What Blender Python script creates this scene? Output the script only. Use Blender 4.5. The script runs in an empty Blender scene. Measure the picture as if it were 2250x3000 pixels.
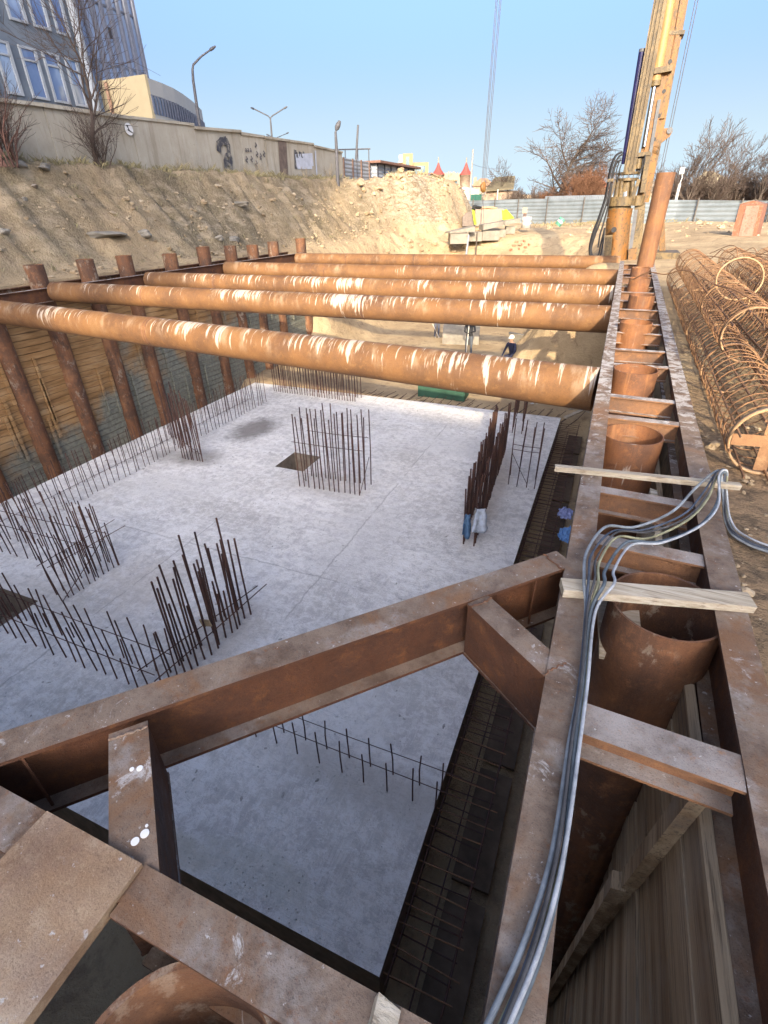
import bpy, math, random
import numpy as np
from mathutils import Vector, Matrix
random.seed(7)
rng = np.random.default_rng(7)
SC = bpy.context.scene
COL = SC.collection
PI = math.pi
# ------------------------------------------------------------------ camera
CAM_F = 1470.05 / 2250.0                    # focal length in picture widths
PITCH, YAW, ROLL = math.radians(31.058), math.radians(23.355), math.radians(-1.253)
EYE = np.array([0.0, 0.0, 1.7])
_h = np.array([-math.sin(YAW), math.cos(YAW), 0.0]); _r = np.array([math.cos(YAW), math.sin(YAW), 0.0]); _u = np.array([0, 0, 1.0])
_f = _h * math.cos(PITCH) - _u * math.sin(PITCH); _up = _h * math.sin(PITCH) + _u * math.cos(PITCH)
_r2 = _r * math.cos(ROLL) + _up * math.sin(ROLL); _u2 = -_r * math.sin(ROLL) + _up * math.cos(ROLL)
def ray(x, y):                               # viewing ray; survey coordinates of a 1659 x 2212 sheet
    return _r2 * ((x - 829.5) / 1659 / CAM_F) - _u2 * ((y - 1106) / 1659 / CAM_F) + _f
def dz(x, y, z):
    d = ray(x, y); return EYE + d * ((z - EYE[2]) / d[2])
def dy(x, y, Y):
    d = ray(x, y); return EYE + d * ((Y - EYE[1]) / d[1])
def dx(x, y, X):
    d = ray(x, y); return EYE + d * ((X - EYE[0]) / d[0])
def dr(x, y, r):
    d = ray(x, y); return EYE + d * (r / math.hypot(d[0], d[1]))
cam = bpy.data.cameras.new('camera'); camo = bpy.data.objects.new('camera', cam); COL.objects.link(camo)
cam.sensor_fit = 'HORIZONTAL'; cam.sensor_width = 36; cam.lens = 36 * CAM_F
cam.clip_start = 0.05; cam.clip_end = 3000
camo.matrix_world = Matrix(((_r2[0], _u2[0], -_f[0], EYE[0]), (_r2[1], _u2[1], -_f[1], EYE[1]), (_r2[2], _u2[2], -_f[2], EYE[2]), (0, 0, 0, 1)))
SC.camera = camo
# ------------------------------------------------------------------ light
SUN_EL, SUN_AZ = math.radians(20.5), math.radians(15)     # sun stands behind the camera, to the right
w = bpy.data.worlds.new('World'); SC.world = w; w.use_nodes = True
nt = w.node_tree; nt.nodes.clear()
sky = nt.nodes.new('ShaderNodeTexSky'); sky.sky_type = 'NISHITA'; sky.sun_disc = False
sky.sun_elevation = SUN_EL; sky.sun_rotation = PI - SUN_AZ; sky.altitude = 0; sky.air_density = 0.8; sky.dust_density = 10; sky.ozone_density = 5
bg = nt.nodes.new('ShaderNodeBackground'); bg.inputs[1].default_value = 0.15
ow = nt.nodes.new('ShaderNodeOutputWorld')
wb = nt.nodes.new('ShaderNodeMix'); wb.data_type = 'RGBA'; wb.blend_type = 'MULTIPLY'; wb.inputs[0].default_value = 1; wb.inputs[7].default_value = (1.0, .92, .85, 1)   # white balance
tcw = nt.nodes.new('ShaderNodeTexCoord'); spw = nt.nodes.new('ShaderNodeSeparateXYZ'); nt.links.new(tcw.outputs['Generated'], spw.inputs[0])
hz_ = nt.nodes.new('ShaderNodeMapRange'); hz_.interpolation_type = 'SMOOTHERSTEP'; nt.links.new(spw.outputs[2], hz_.inputs[0])          # pale haze low over the horizon
for k_, v_ in enumerate((.0, .24, .62, .0)): hz_.inputs[k_ + 1].default_value = v_
hm = nt.nodes.new('ShaderNodeMix'); hm.data_type = 'RGBA'; hm.inputs[7].default_value = (1.8, 2.3, 2.65, 1); nt.links.new(hz_.outputs[0], hm.inputs[0])
nt.links.new(sky.outputs[0], wb.inputs[6]); nt.links.new(wb.outputs[2], hm.inputs[6]); nt.links.new(hm.outputs[2], bg.inputs[0]); nt.links.new(bg.outputs[0], ow.inputs[0])
sl = bpy.data.lights.new('sun', 'SUN'); so = bpy.data.objects.new('sun', sl); COL.objects.link(so)
sl.energy = 2.0; sl.angle = math.radians(0.5); sl.color = (1.0, 0.83, 0.59)
sdir = Vector((-math.sin(SUN_AZ) * math.cos(SUN_EL), math.cos(SUN_AZ) * math.cos(SUN_EL), -math.sin(SUN_EL)))
so.rotation_euler = sdir.to_track_quat('-Z', 'Y').to_euler(); so.location = (30, -80, 40)
SC.view_settings.view_transform = 'Standard'; SC.view_settings.look = 'None'
SC.view_settings.exposure = 2.1; SC.view_settings.gamma = 1.0
SC.cycles.max_bounces = 6; SC.cycles.diffuse_bounces = 4; SC.cycles.transparent_max_bounces = 8
SC.cycles.use_denoising = True
# ------------------------------------------------------------------ mesh builder
class MB:
    def __init__(s): s.v = []; s.f = []; s.sm = []; s.mi = []; s.m = 0
    def add(s, vs, fs, smooth=False):
        n = len(s.v); s.v += [tuple(map(float, a)) for a in vs]
        for f in fs: s.f.append(tuple(i + n for i in f)); s.sm.append(smooth); s.mi.append(s.m)
    def box(s, c, size, rot=None):
        hx, hy, hz = size[0] / 2, size[1] / 2, size[2] / 2
        vs = [Vector((x, y, z)) for x in (-hx, hx) for y in (-hy, hy) for z in (-hz, hz)]
        if rot is not None: vs = [rot @ v for v in vs]
        s.add([(v.x + c[0], v.y + c[1], v.z + c[2]) for v in vs], [(0, 1, 3, 2), (4, 6, 7, 5), (0, 4, 5, 1), (2, 3, 7, 6), (0, 2, 6, 4), (1, 5, 7, 3)])
    def b2(s, a, b):                          # box from min corner to max corner
        s.box([(a[i] + b[i]) / 2 for i in range(3)], [abs(b[i] - a[i]) for i in range(3)])
    def bar(s, p0, p1, w, h, up=(0, 0, 1), jit=0):   # box along p0-p1, w across, h along up
        p0 = Vector(p0); p1 = Vector(p1); d = (p1 - p0).normalized(); u = Vector(up); sd = d.cross(u).normalized(); u = sd.cross(d).normalized()
        vs = []
        for p in (p0, p1):
            for a, b in ((-1, -1), (1, -1), (1, 1), (-1, 1)):
                j = Vector((random.uniform(-jit, jit), random.uniform(-jit, jit), random.uniform(-jit, jit)))
                vs.append(p + sd * (a * w / 2) + u * (b * h / 2) + j)
        s.add(vs, [(0, 3, 2, 1), (4, 5, 6, 7), (0, 1, 5, 4), (1, 2, 6, 5), (2, 3, 7, 6), (3, 0, 4, 7)])
    def prof(s, p0, p1, poly, up=(0, 0, 1)):  # extrude a closed 2-D profile (side, up) from p0 to p1
        p0 = Vector(p0); p1 = Vector(p1); d = (p1 - p0).normalized(); u = Vector(up); sd = d.cross(u).normalized(); u = sd.cross(d).normalized()
        n = len(poly); vs = [p + sd * a + u * b for p in (p0, p1) for a, b in poly]
        fs = [(i, (i + 1) % n, n + (i + 1) % n, n + i) for i in range(n)] + [tuple(range(n - 1, -1, -1)), tuple(range(n, 2 * n))]
        s.add(vs, fs)
    def ibeam(s, p0, p1, w, h, tf=.016, tw=.012, up=(0, 0, 1)):   # p0/p1 at the top flange centre
        a, b = w / 2, tw / 2
        s.prof(p0, p1, [(-a, 0), (-a, -tf), (-b, -tf), (-b, -h + tf), (-a, -h + tf), (-a, -h), (a, -h), (a, -h + tf), (b, -h + tf), (b, -tf), (a, -tf), (a, 0)], up)
    def tube(s, pts, r, n=8, caps=True, smooth=True, closed=False):
        P = [Vector(p) for p in pts]; m = len(P); R = r if hasattr(r, '__len__') else [r] * m
        rings = []; prev = None
        for i, p in enumerate(P):
            d = (P[(i + 1) % m] - P[i - 1]) if closed else (P[min(i + 1, m - 1)] - P[max(i - 1, 0)])
            if d.length < 1e-9: d = Vector((0, 0, 1))
            d.normalize()
            if prev is None:
                a = Vector((0, 0, 1)) if abs(d.z) < .9 else Vector((1, 0, 0)); sd = d.cross(a).normalized()
            else:
                sd = prev - d * prev.dot(d); sd = sd.normalized() if sd.length > 1e-6 else d.orthogonal().normalized()
            prev = sd; u = d.cross(sd)
            rings.append([p + sd * (R[i] * math.cos(2 * PI * k / n)) + u * (R[i] * math.sin(2 * PI * k / n)) for k in range(n)])
        vs = [v for q in rings for v in q]; fs = []
        for i in range(m if closed else m - 1):
            j = (i + 1) % m
            for k in range(n): fs.append((i * n + k, i * n + (k + 1) % n, j * n + (k + 1) % n, j * n + k))
        s.add(vs, fs, smooth)
        if caps and not closed: s.add(rings[0], [tuple(range(n - 1, -1, -1))]); s.add(rings[-1], [tuple(range(n))])
    def pipe(s, p0, p1, R, t=.01, n=40):      # hollow pipe with wall thickness
        p0 = Vector(p0); p1 = Vector(p1); d = (p1 - p0).normalized(); a = Vector((0, 0, 1)) if abs(d.z) < .9 else Vector((1, 0, 0))
        sd = d.cross(a).normalized(); u = d.cross(sd)
        ring = lambda p, r: [p + sd * (r * math.cos(2 * PI * k / n)) + u * (r * math.sin(2 * PI * k / n)) for k in range(n)]
        def band(A, B, sm): s.add(A + B, [(k, (k + 1) % n, n + (k + 1) % n, n + k) for k in range(n)], sm)
        band(ring(p0, R), ring(p1, R), True); band(ring(p1, R - t), ring(p0, R - t), True)
        band(ring(p1, R), ring(p1, R - t), False); band(ring(p0, R - t), ring(p0, R), False)
    def lathe(s, prof, c=(0, 0, 0), n=24, smooth=True):  # prof: (r,z)
        vs = [(c[0] + r * math.cos(2 * PI * k / n), c[1] + r * math.sin(2 * PI * k / n), c[2] + z) for r, z in prof for k in range(n)]
        s.add(vs, [(i * n + k, i * n + (k + 1) % n, (i + 1) * n + (k + 1) % n, (i + 1) * n + k) for i in range(len(prof) - 1) for k in range(n)], smooth)
    def blob(s, c, size, seed=0, amp=.25, sub=2, rot=0):   # an irregular stone or bag
        bpyv, bpyf = ICO[sub]; r_ = random.Random(seed); o = [r_.uniform(0, 50) for _ in range(3)]
        vs = []
        for v in bpyv:
            k = 1 + amp * (math.sin(v[0] * 3.1 + o[0]) * math.cos(v[1] * 2.7 + o[1]) + .6 * math.sin(v[2] * 4.3 + v[0] * 2 + o[2]) + r_.uniform(-.3, .3))
            x, y, z = v[0] * k * size[0], v[1] * k * size[1], v[2] * k * size[2]
            vs.append((c[0] + x * math.cos(rot) - y * math.sin(rot), c[1] + x * math.sin(rot) + y * math.cos(rot), c[2] + z))
        s.add(vs, bpyf, amp < .2)
    def mesh(s, name):
        me = bpy.data.meshes.new(name); me.from_pydata(s.v, [], s.f)
        me.polygons.foreach_set('use_smooth', s.sm); me.polygons.foreach_set('material_index', s.mi); me.update(); return me
    def build(s, name, mat, parent=None, loc=None):
        o = bpy.data.objects.new(name, s.mesh(name)); COL.objects.link(o)
        for m_ in (mat if isinstance(mat, (list, tuple)) else [mat]): o.data.materials.append(m_)
        if parent is not None: o.parent = parent
        if loc is not None: o.location = loc
        return o
def _ico(n):
    t = (1 + 5 ** .5) / 2
    v = [Vector(a).normalized() for a in ((-1, t, 0), (1, t, 0), (-1, -t, 0), (1, -t, 0), (0, -1, t), (0, 1, t), (0, -1, -t), (0, 1, -t), (t, 0, -1), (t, 0, 1), (-t, 0, -1), (-t, 0, 1))]
    f = [(0, 11, 5), (0, 5, 1), (0, 1, 7), (0, 7, 10), (0, 10, 11), (1, 5, 9), (5, 11, 4), (11, 10, 2), (10, 7, 6), (7, 1, 8), (3, 9, 4), (3, 4, 2), (3, 2, 6), (3, 6, 8), (3, 8, 9), (4, 9, 5), (2, 4, 11), (6, 2, 10), (8, 6, 7), (9, 8, 1)]
    for _ in range(n):
        c = {}; nf = []
        def mid(a, b):
            k = (min(a, b), max(a, b))
            if k not in c: v.append(((v[a] + v[b]) / 2).normalized()); c[k] = len(v) - 1
            return c[k]
        for a, b, d in f:
            x, y, z = mid(a, b), mid(b, d), mid(d, a); nf += [(a, x, z), (b, y, x), (d, z, y), (x, y, z)]
        f = nf
    return [tuple(a) for a in v], f
ICO = {k: _ico(k) for k in (1, 2, 3)}
def tag(o, label=None, cat=None, group=None, kind=None):
    if label: o['label'] = label
    if cat: o['category'] = cat
    if group: o['group'] = group
    if kind: o['kind'] = kind
    return o
def empty(name, loc, label, cat, group=None, rz=0):
    o = bpy.data.objects.new(name, None); COL.objects.link(o); o.location = loc; o.rotation_euler = (0, 0, rz); o.empty_display_size = .2
    return tag(o, label, cat, group)
ORD = ['first', 'second', 'third', 'fourth', 'fifth', 'sixth', 'seventh', 'eighth', 'ninth', 'tenth', 'eleventh', 'twelfth', 'thirteenth', 'fourteenth', 'fifteenth', 'sixteenth']
# ------------------------------------------------------------------ node materials
class N:
    def __init__(s, name, rough=.85, metal=0.0, spec=.3):
        s.m = bpy.data.materials.new(name); s.m.use_nodes = True; s.t = s.m.node_tree; s.b = s.t.nodes['Principled BSDF']
        s.b.inputs['Roughness'].default_value = rough; s.b.inputs['Metallic'].default_value = metal
        s.b.inputs['Specular IOR Level'].default_value = spec
        s.g = s.t.nodes.new('ShaderNodeNewGeometry'); s.tc = s.t.nodes.new('ShaderNodeTexCoord')
        s.pos = s.g.outputs['Position']; s.nor = s.g.outputs['Normal']
    def L(s, a, b): s.t.links.new(a, b)
    def put(s, sock, v):
        if isinstance(v, bpy.types.NodeSocket): s.L(v, sock)
        elif v is not None:
            if sock.type == 'RGBA' and len(v) == 3: v = (*v, 1)
            sock.default_value = v
    def map(s, vec, scale=(1, 1, 1), rot=(0, 0, 0), loc=(0, 0, 0)):
        n = s.t.nodes.new('ShaderNodeMapping'); s.L(vec, n.inputs[0]); n.inputs['Scale'].default_value = scale; n.inputs['Rotation'].default_value = rot; n.inputs['Location'].default_value = loc; return n.outputs[0]
    def noise(s, scale, detail=4, rough=.6, vec=None, dist=0, st=None):
        n = s.t.nodes.new('ShaderNodeTexNoise'); v = vec or s.pos
        if st: v = s.map(v, st)
        s.L(v, n.inputs['Vector']); n.inputs['Scale'].default_value = scale; n.inputs['Detail'].default_value = detail; n.inputs['Roughness'].default_value = rough; n.inputs['Distortion'].default_value = dist
        return n.outputs[0]
    def voro(s, scale, vec=None, feat='F1', st=None, rnd=1, col=False):
        n = s.t.nodes.new('ShaderNodeTexVoronoi'); n.feature = feat; v = vec or s.pos
        if st: v = s.map(v, st)
        s.L(v, n.inputs['Vector']); n.inputs['Scale'].default_value = scale; n.inputs['Randomness'].default_value = rnd
        return n.outputs['Color'] if col else n.outputs['Distance']
    def wave(s, scale, vec=None, axis='X', dist=0, prof='SIN'):
        n = s.t.nodes.new('ShaderNodeTexWave'); n.bands_direction = axis; n.wave_profile = prof; s.L(vec or s.pos, n.inputs[0]); n.inputs['Scale'].default_value = scale; n.inputs['Distortion'].default_value = dist; return n.outputs['Fac']
    def ramp(s, fac, stops):
        n = s.t.nodes.new('ShaderNodeValToRGB'); s.L(fac, n.inputs[0]); e = n.color_ramp.elements
        while len(e) < len(stops): e.new(.5)
        for k, (p, c) in enumerate(stops): e[k].position = p; e[k].color = (c, c, c, 1) if not hasattr(c, '__len__') else (*c, 1)
        return n.outputs[0]
    def step(s, fac, a, b): return s.rng(fac, a, b, 0, 1)
    def rng(s, v, a, b, c, d):
        n = s.t.nodes.new('ShaderNodeMapRange'); n.interpolation_type = 'SMOOTHSTEP'; s.put(n.inputs[0], v)
        for i, q in enumerate((a, b, c, d)): n.inputs[i + 1].default_value = q
        return n.outputs[0]
    def mix(s, fac, a, b, mode='MIX'):
        n = s.t.nodes.new('ShaderNodeMix'); n.data_type = 'RGBA'; n.blend_type = mode; s.put(n.inputs[0], fac); s.put(n.inputs[6], a); s.put(n.inputs[7], b); return n.outputs[2]
    def math(s, op, a, b=None, c=None):
        n = s.t.nodes.new('ShaderNodeMath'); n.operation = op; s.put(n.inputs[0], a)
        if b is not None: s.put(n.inputs[1], b)
        if c is not None: s.put(n.inputs[2], c)
        return n.outputs[0]
    def sep(s, v):
        n = s.t.nodes.new('ShaderNodeSeparateXYZ'); s.L(v, n.inputs[0]); return n.outputs
    def attr(s, name):
        n = s.t.nodes.new('ShaderNodeAttribute'); n.attribute_name = name; return n.outputs['Fac']
    def rnd(s):
        n = s.t.nodes.new('ShaderNodeObjectInfo'); return n.outputs['Random']
    def bump(s, h, strength=.5, dist=.02, normal=None):
        n = s.t.nodes.new('ShaderNodeBump'); n.inputs['Strength'].default_value = strength; n.inputs['Distance'].default_value = dist; s.L(h, n.inputs['Height'])
        if normal is not None: s.L(normal, n.inputs['Normal'])
        s.L(n.outputs[0], s.b.inputs['Normal']); return n.outputs[0]
    def col(s, c): s.put(s.b.inputs['Base Color'], c); return s
    def ro(s, v): s.put(s.b.inputs['Roughness'], v); return s
def plain(name, c, rough=.8, var=.25, scale=6, metal=0, bump=.15):
    n = N(name, rough, metal); d = tuple(x * (1 - var) for x in c); u = tuple(min(1, x * (1 + var)) for x in c)
    h = n.noise(scale, 5, .65); n.col(n.ramp(h, [(.3, d), (.7, u)]))
    if bump: n.bump(n.noise(scale * 5, 4, .6), bump, .01)
    return n.m
def rust(name, base=(.30, .125, .045), dark=(.11, .055, .035), light=(.45, .22, .085), streak=None, splash=0.0, splash_axis='X', spots=True, topgrey=0, grey=(.20, .165, .145), crust=0):
    n = N(name, .72, 0.0, .35)
    a = n.noise(1.3, 6, .65); b = n.noise(9, 6, .7); c = n.noise(45, 4, .6)
    col = n.mix(n.step(a, .35, .68), base, dark)
    col = n.mix(n.math('MULTIPLY', n.step(b, .5, .75), .7), col, light)
    col = n.mix(n.math('MULTIPLY', n.step(c, .45, .75), .35), col, dark)
    if streak:
        st = n.noise(1, 5, .7, st=streak); col = n.mix(n.math('MULTIPLY', n.step(st, .5, .68), .65), col, dark); col = n.mix(n.math('MULTIPLY', n.step(st, .48, .3), .55), col, light)
    nz = n.sep(n.nor)[2]
    if crust:
        cr = n.math('MULTIPLY', n.step(n.noise(6, 7, .75, st=(1, 1, .6)), .54, .62), n.step(n.noise(1.2, 4, .6), .42, .58)); col = n.mix(n.math('MULTIPLY', cr, crust), col, (.30, .25, .19)); cd = n.step(n.noise(3.5, 6, .7, st=(1, 1, .5)), .58, .66); col = n.mix(n.math('MULTIPLY', cd, .6), col, (.04, .03, .025))
    big = n.noise(.9, 4, .65, dist=.5); col = n.mix(n.math('MULTIPLY', n.step(big, .55, .7), .45), col, light); col = n.mix(n.math('MULTIPLY', n.step(big, .42, .28), .45), col, dark)
    if topgrey:
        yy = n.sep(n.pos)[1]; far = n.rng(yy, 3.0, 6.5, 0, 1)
        g = n.mix(n.step(n.noise(5, 6, .7), .35, .7), grey, (grey[0] * .42, grey[1] * .38, grey[2] * .36)); g = n.mix(n.math('MULTIPLY', n.step(n.noise(1.6, 5, .7, dist=.7), .5, .66), .75), g, (.23, .115, .05)); g = n.mix(n.math('MULTIPLY', n.step(n.noise(2.3, 5, .7), .52, .64), .6), g, (.34, .31, .28))
        g = n.mix(n.math('MULTIPLY', n.step(n.noise(22, 5, .7), .55, .72), .6), g, light)
        col = n.mix(n.math('MULTIPLY', n.step(nz, .6, .9), topgrey), col, g)
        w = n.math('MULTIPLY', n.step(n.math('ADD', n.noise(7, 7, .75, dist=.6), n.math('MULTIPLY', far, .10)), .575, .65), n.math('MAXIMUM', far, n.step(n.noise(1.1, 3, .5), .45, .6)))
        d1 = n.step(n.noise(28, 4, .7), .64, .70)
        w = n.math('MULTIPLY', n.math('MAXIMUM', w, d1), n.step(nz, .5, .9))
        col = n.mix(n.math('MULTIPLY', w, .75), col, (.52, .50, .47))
    if splash:
        st = {'X': (9, .9, .55), 'Z': (5, 5, .5)}[splash_axis]
        s1 = n.noise(1.6, 5, .62, st=st, dist=.4); m = n.noise(.75, 4, .6); s3 = n.noise(4.2, 5, .7, st=st)
        hi = n.step(nz, -.55, .75)
        k = n.math('ADD', s1, n.math('MULTIPLY', n.math('SUBTRACT', m, .5), .7)); k = n.math('ADD', k, n.math('MULTIPLY', hi, .17)); px = n.sep(n.pos)
        if splash_axis == 'X': k = n.math('SUBTRACT', k, n.math('ADD', n.rng(px[0], -7.5, -11.5, 0, .07), n.rng(px[1], 15.5, 21, 0, .22)))
        w = n.step(k, .79 - splash * .1, .86 - splash * .1); sm = n.math('MULTIPLY', n.step(n.noise(1.3, 5, .7, st=(2.2, .8, .8)), .52, .68), .5); col = n.mix(n.math('MULTIPLY', sm, hi), col, (.40, .30, .20))
        w2 = n.math('MULTIPLY', n.step(n.math('ADD', n.math('SUBTRACT', s3, n.rng(px[1], 17, 21, 0, .25)), n.math('MULTIPLY', n.math('SUBTRACT', m, .5), .8)), .67, .71), hi)
        col = n.mix(n.math('MULTIPLY', n.math('MAXIMUM', w, n.math('MULTIPLY', w2, .6)), .68), col, (.58, .52, .44))
    n.col(col); gr = n.noise(150, 4, .75); col = n.mix(n.math('MULTIPLY', n.step(gr, .52, .70), .55), col, tuple(x * .45 for x in dark)); col = n.mix(n.math('MULTIPLY', n.step(gr, .45, .30), .30), col, light); n.col(col); n.bump(n.math('ADD', n.math('MULTIPLY', b, .6), n.math('ADD', n.math('MULTIPLY', c, .6), n.math('MULTIPLY', gr, .4))), .6, .008)
    n.ro(n.rng(b, .3, .7, .6, .9)); return n.m
M = {}
M['strut'] = rust('rusty_strut_steel', (.205, .10, .038), (.115, .057, .028), (.265, .145, .06), splash=1.0)
M['pile'] = rust('rusty_pile_steel', (.24, .10, .042), (.10, .05, .032), (.36, .16, .06), streak=(7, 7, .6), splash=.42, splash_axis='Z')
M['casing'] = rust('rusty_casing_steel', (.24, .11, .045), (.13, .065, .038), (.31, .16, .075), streak=(6, 6, .5))
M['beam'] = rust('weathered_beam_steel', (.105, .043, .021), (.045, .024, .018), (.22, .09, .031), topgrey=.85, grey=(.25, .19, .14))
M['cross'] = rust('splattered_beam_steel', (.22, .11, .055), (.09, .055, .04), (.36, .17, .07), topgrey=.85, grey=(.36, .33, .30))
M['oldpile'] = rust('old_pile_steel', (.19, .085, .04), (.075, .042, .03), (.33, .16, .075), streak=(5, 5, .7), crust=.75)
M['rebar'] = rust('dark_rebar_steel', (.10, .047, .033), (.05, .03, .028), (.17, .08, .045))
M['ring'] = rust('pale_ring_steel', (.40, .26, .14), (.24, .135, .07), (.52, .40, .27))
M['cage'] = rust('rusty_cage_steel', (.27, .145, .07), (.13, .068, .04), (.40, .25, .13))
M['plate'] = rust('weathered_plate_steel', (.40, .27, .15), (.19, .105, .06), (.52, .40, .26), topgrey=.35, grey=(.30, .22, .17))
# ------------------------------------------------------------------ value noise in numpy
_T = rng.random((256, 256))
def vn(x, y):
    xi = np.floor(x).astype(int); yi = np.floor(y).astype(int); fx = x - xi; fy = y - yi
    fx = fx * fx * (3 - 2 * fx); fy = fy * fy * (3 - 2 * fy)
    a = _T[xi & 255, yi & 255]; b = _T[(xi + 1) & 255, yi & 255]; c = _T[xi & 255, (yi + 1) & 255]; d = _T[(xi + 1) & 255, (yi + 1) & 255]
    return (a * (1 - fx) + b * fx) * (1 - fy) + (c * (1 - fx) + d * fx) * fy
def fbm(x, y, o=5, g=.5):
    s = 0; a = 1; t = 0
    for k in range(o): s = s + a * (vn(x * 2 ** k + 17 * k, y * 2 ** k + 31 * k) - .5); t += a; a *= g
    return s / t
def sst(v, a, b):
    t = np.clip((v - a) / (b - a), 0, 1); return t * t * (3 - 2 * t)
# ------------------------------------------------------------------ the ground, one sheet with the pit in it
FLOOR = -5.3
def ground_z(X, Y, noise=True):
    X = np.asarray(X, float); Y = np.asarray(Y, float)
    rough = fbm(X * .55, Y * .55, 6, .55); fine = fbm(X * 2.3 + 9, Y * 2.3, 4, .6)
    z = -.22 + .30 * sst(Y, 28, 60) + .10 * rough + .05 * fine + .25 * sst(X, 1.2, 6) * sst(Y, -2, 6)
    # terrace of the concrete wall on the left
    edge = -15.9 + .9 * fbm(Y * .25, X * 0 + 3, 3) + 3.6 * sst(Y, 36, 48) ; top = 3.27 + .008 * (Y - 14)
    t = sst(-X, -edge + .2, 19.0 + 1.2 * fbm(Y * .4, 0 * X + 7, 3) - 4.2 * sst(Y, 36, 48)); t = t ** .8
    t = t + .10 * np.sin(t * PI) * fbm(X * .9 + 3, Y * .5, 4)
    ledge = .10 * sst(-X, 15.0, 16.2)
    bank = ledge + (top - .1) * t + (.75 * fbm(X * .7, Y * .5, 6, .62) - .5 * np.abs(fbm(X * .5 + 20, Y * .9, 5, .6))) * sst(-X, 15.5, 17.2) * (1 - .75 * sst(-X, 18.8, 19.7)) + .34 * fine * sst(-X, 15.2, 16.5) * (1 - .6 * sst(-X, 18.8, 19.7))
    scarp = sst(-X, 18.55 + .5 * fbm(Y * .8, 0 * X + 1, 4), 18.75 + .5 * fbm(Y * .8, 0 * X + 1, 4)) * (1 - sst(Y, 36, 42)); bank = bank - .38 * (1 - scarp) * sst(-X, 16.8, 18.2) * (1 - sst(Y, 36, 42)); gul = np.clip(fbm(Y * 1.1 + 50, X * .25, 4) * 2.2, 0, 1) * sst(-X, 15.8, 17) * (1 - sst(-X, 18.3, 19)); bank = bank - .5 * gul
    endf = 1 - sst(Y + 3.5 * fbm(X * .4, Y * .3 + 5, 4), 51, 57) * sst(X, -27, -21)
    # the rubble heap where the terrace turns
    z = z + 0; bank = bank + .55 * sst(Y, 34, 42) * (fbm(X * .9 + 11, Y * .9, 6, .66) - .6 * np.abs(fbm(X * .6, Y * .6 + 30, 4))) * sst(-X, 10.5, 13)
    heap = np.exp(-(((X + 16.8) / 3.2) ** 2 + ((Y - 44) / 10.0) ** 2)) * .45 * (1 + .5 * rough + .5 * fine)
    left = sst(-X, 13.5 - 3.5 * sst(Y, 36, 48), 15.2 - 3.5 * sst(Y, 36, 48))
    z = z * (1 - left) + left * (.05 + (bank) * endf + .25 * (1 - endf)) + heap * sst(-X, 11.5, 15.5) * sst(Y, 30, 38) * (1 - .8 * sst(-X, 18, 19.5))
    # mounds of spoil far to the right, in front of the sheet fence
    z = z + .75 * np.exp(-((Y - 64 - .12 * X) / 5.5) ** 2) * (.6 + 1.2 * fbm(X * .25, Y * .25, 4)) * sst(X, -7, 0)
    # pit
    far = sst(Y, 33.5, 45.5 + 2 * fbm(X * .3, Y * .2, 3)); fl = FLOOR + .5 * sst(Y, 17.6, 18.6) + .10 * rough + .07 * fine
    lw = sst(X, -15.5, -15.25) * (1 - sst(Y, 23, 25.5)) + sst(X, -16.0, -12.6) * sst(Y, 23, 25.5)
    rw = (1 - sst(X, .755, .84)) * (1 - sst(Y, 20.8, 23)) + (1 - sst(X + .9 * rough, -4.6, -.6)) * sst(Y, 20.8, 23)
    nw = sst(Y, -.62, -.55)
    pit = lw * rw * nw * (1 - far)
    z = z * (1 - pit) + pit * fl + pit * (1 - pit) * 1.6 * (rough + fine)
    return z
def axis(a, b, st, coarse, extra):
    c = list(np.arange(a, b, st)) + extra + [b]
    for lo, hi in coarse: c += list(np.linspace(lo, hi, 14))
    return np.array(sorted(set(np.round(c, 4))))
def _far(v, s):
    return [v + s * (2.2 * 1.32 ** k) for k in range(22)]
gx = np.array(sorted(set(list(np.round(np.arange(-24, 9, .16), 3)) + _far(-24, -1) + _far(9, 1) + [-15.5, -15.25, .755, .84])))
gy = np.array(sorted(set(list(np.round(np.arange(-2, 30, .16), 3)) + list(np.round(np.arange(30, 72, .24), 3)) + _far(-2, -1) + _far(72, 1) + [-.62, -.55])))
GX, GY = np.meshgrid(gx, gy, indexing='ij')
GZ = ground_z(GX, GY)
nx, ny = GX.shape
vs = np.stack([GX.ravel(), GY.ravel(), GZ.ravel()], 1)
ii = np.arange(nx * ny).reshape(nx, ny)
fs = np.stack([ii[:-1, :-1].ravel(), ii[1:, :-1].ravel(), ii[1:, 1:].ravel(), ii[:-1, 1:].ravel()], 1)
me = bpy.data.meshes.new('ground'); me.vertices.add(len(vs)); me.vertices.foreach_set('co', vs.ravel())
me.loops.add(fs.size); me.loops.foreach_set('vertex_index', fs.ravel().astype(np.int32)); me.polygons.add(len(fs))
me.polygons.foreach_set('loop_start', np.arange(0, fs.size, 4, dtype=np.int32)); me.polygons.foreach_set('loop_total', np.full(len(fs), 4, dtype=np.int32))
me.polygons.foreach_set('use_smooth', np.ones(len(fs), bool)); me.update(calc_edges=True); me.validate()
lime = sst(GY + 4 * fbm(GX * .4, GY * .4, 4), 35, 43) * sst(-GX, 10.5, 13) * (1 - sst(GY, 58, 64)) * sst(GZ, .2, 1.4)
lime = np.clip(lime * (.75 + 2.2 * fbm(GX * .5 + 4, GY * .5, 4)), 0, 1)
veg_shade = sst(-GX, 15.2, 16.8) * (1 - sst(GY, 40, 48)) * np.clip(.7 + 1.7 * fbm(GX * .45 + 2, GY * .3 + 8, 5), 0, 1)
mud = (1 - sst(np.abs(GX - 1.6) - .5 * GY * .1, .5, 2.2)) * (1 - sst(GY, 4, 9)) * sst(GY, -3, -1)
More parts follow.
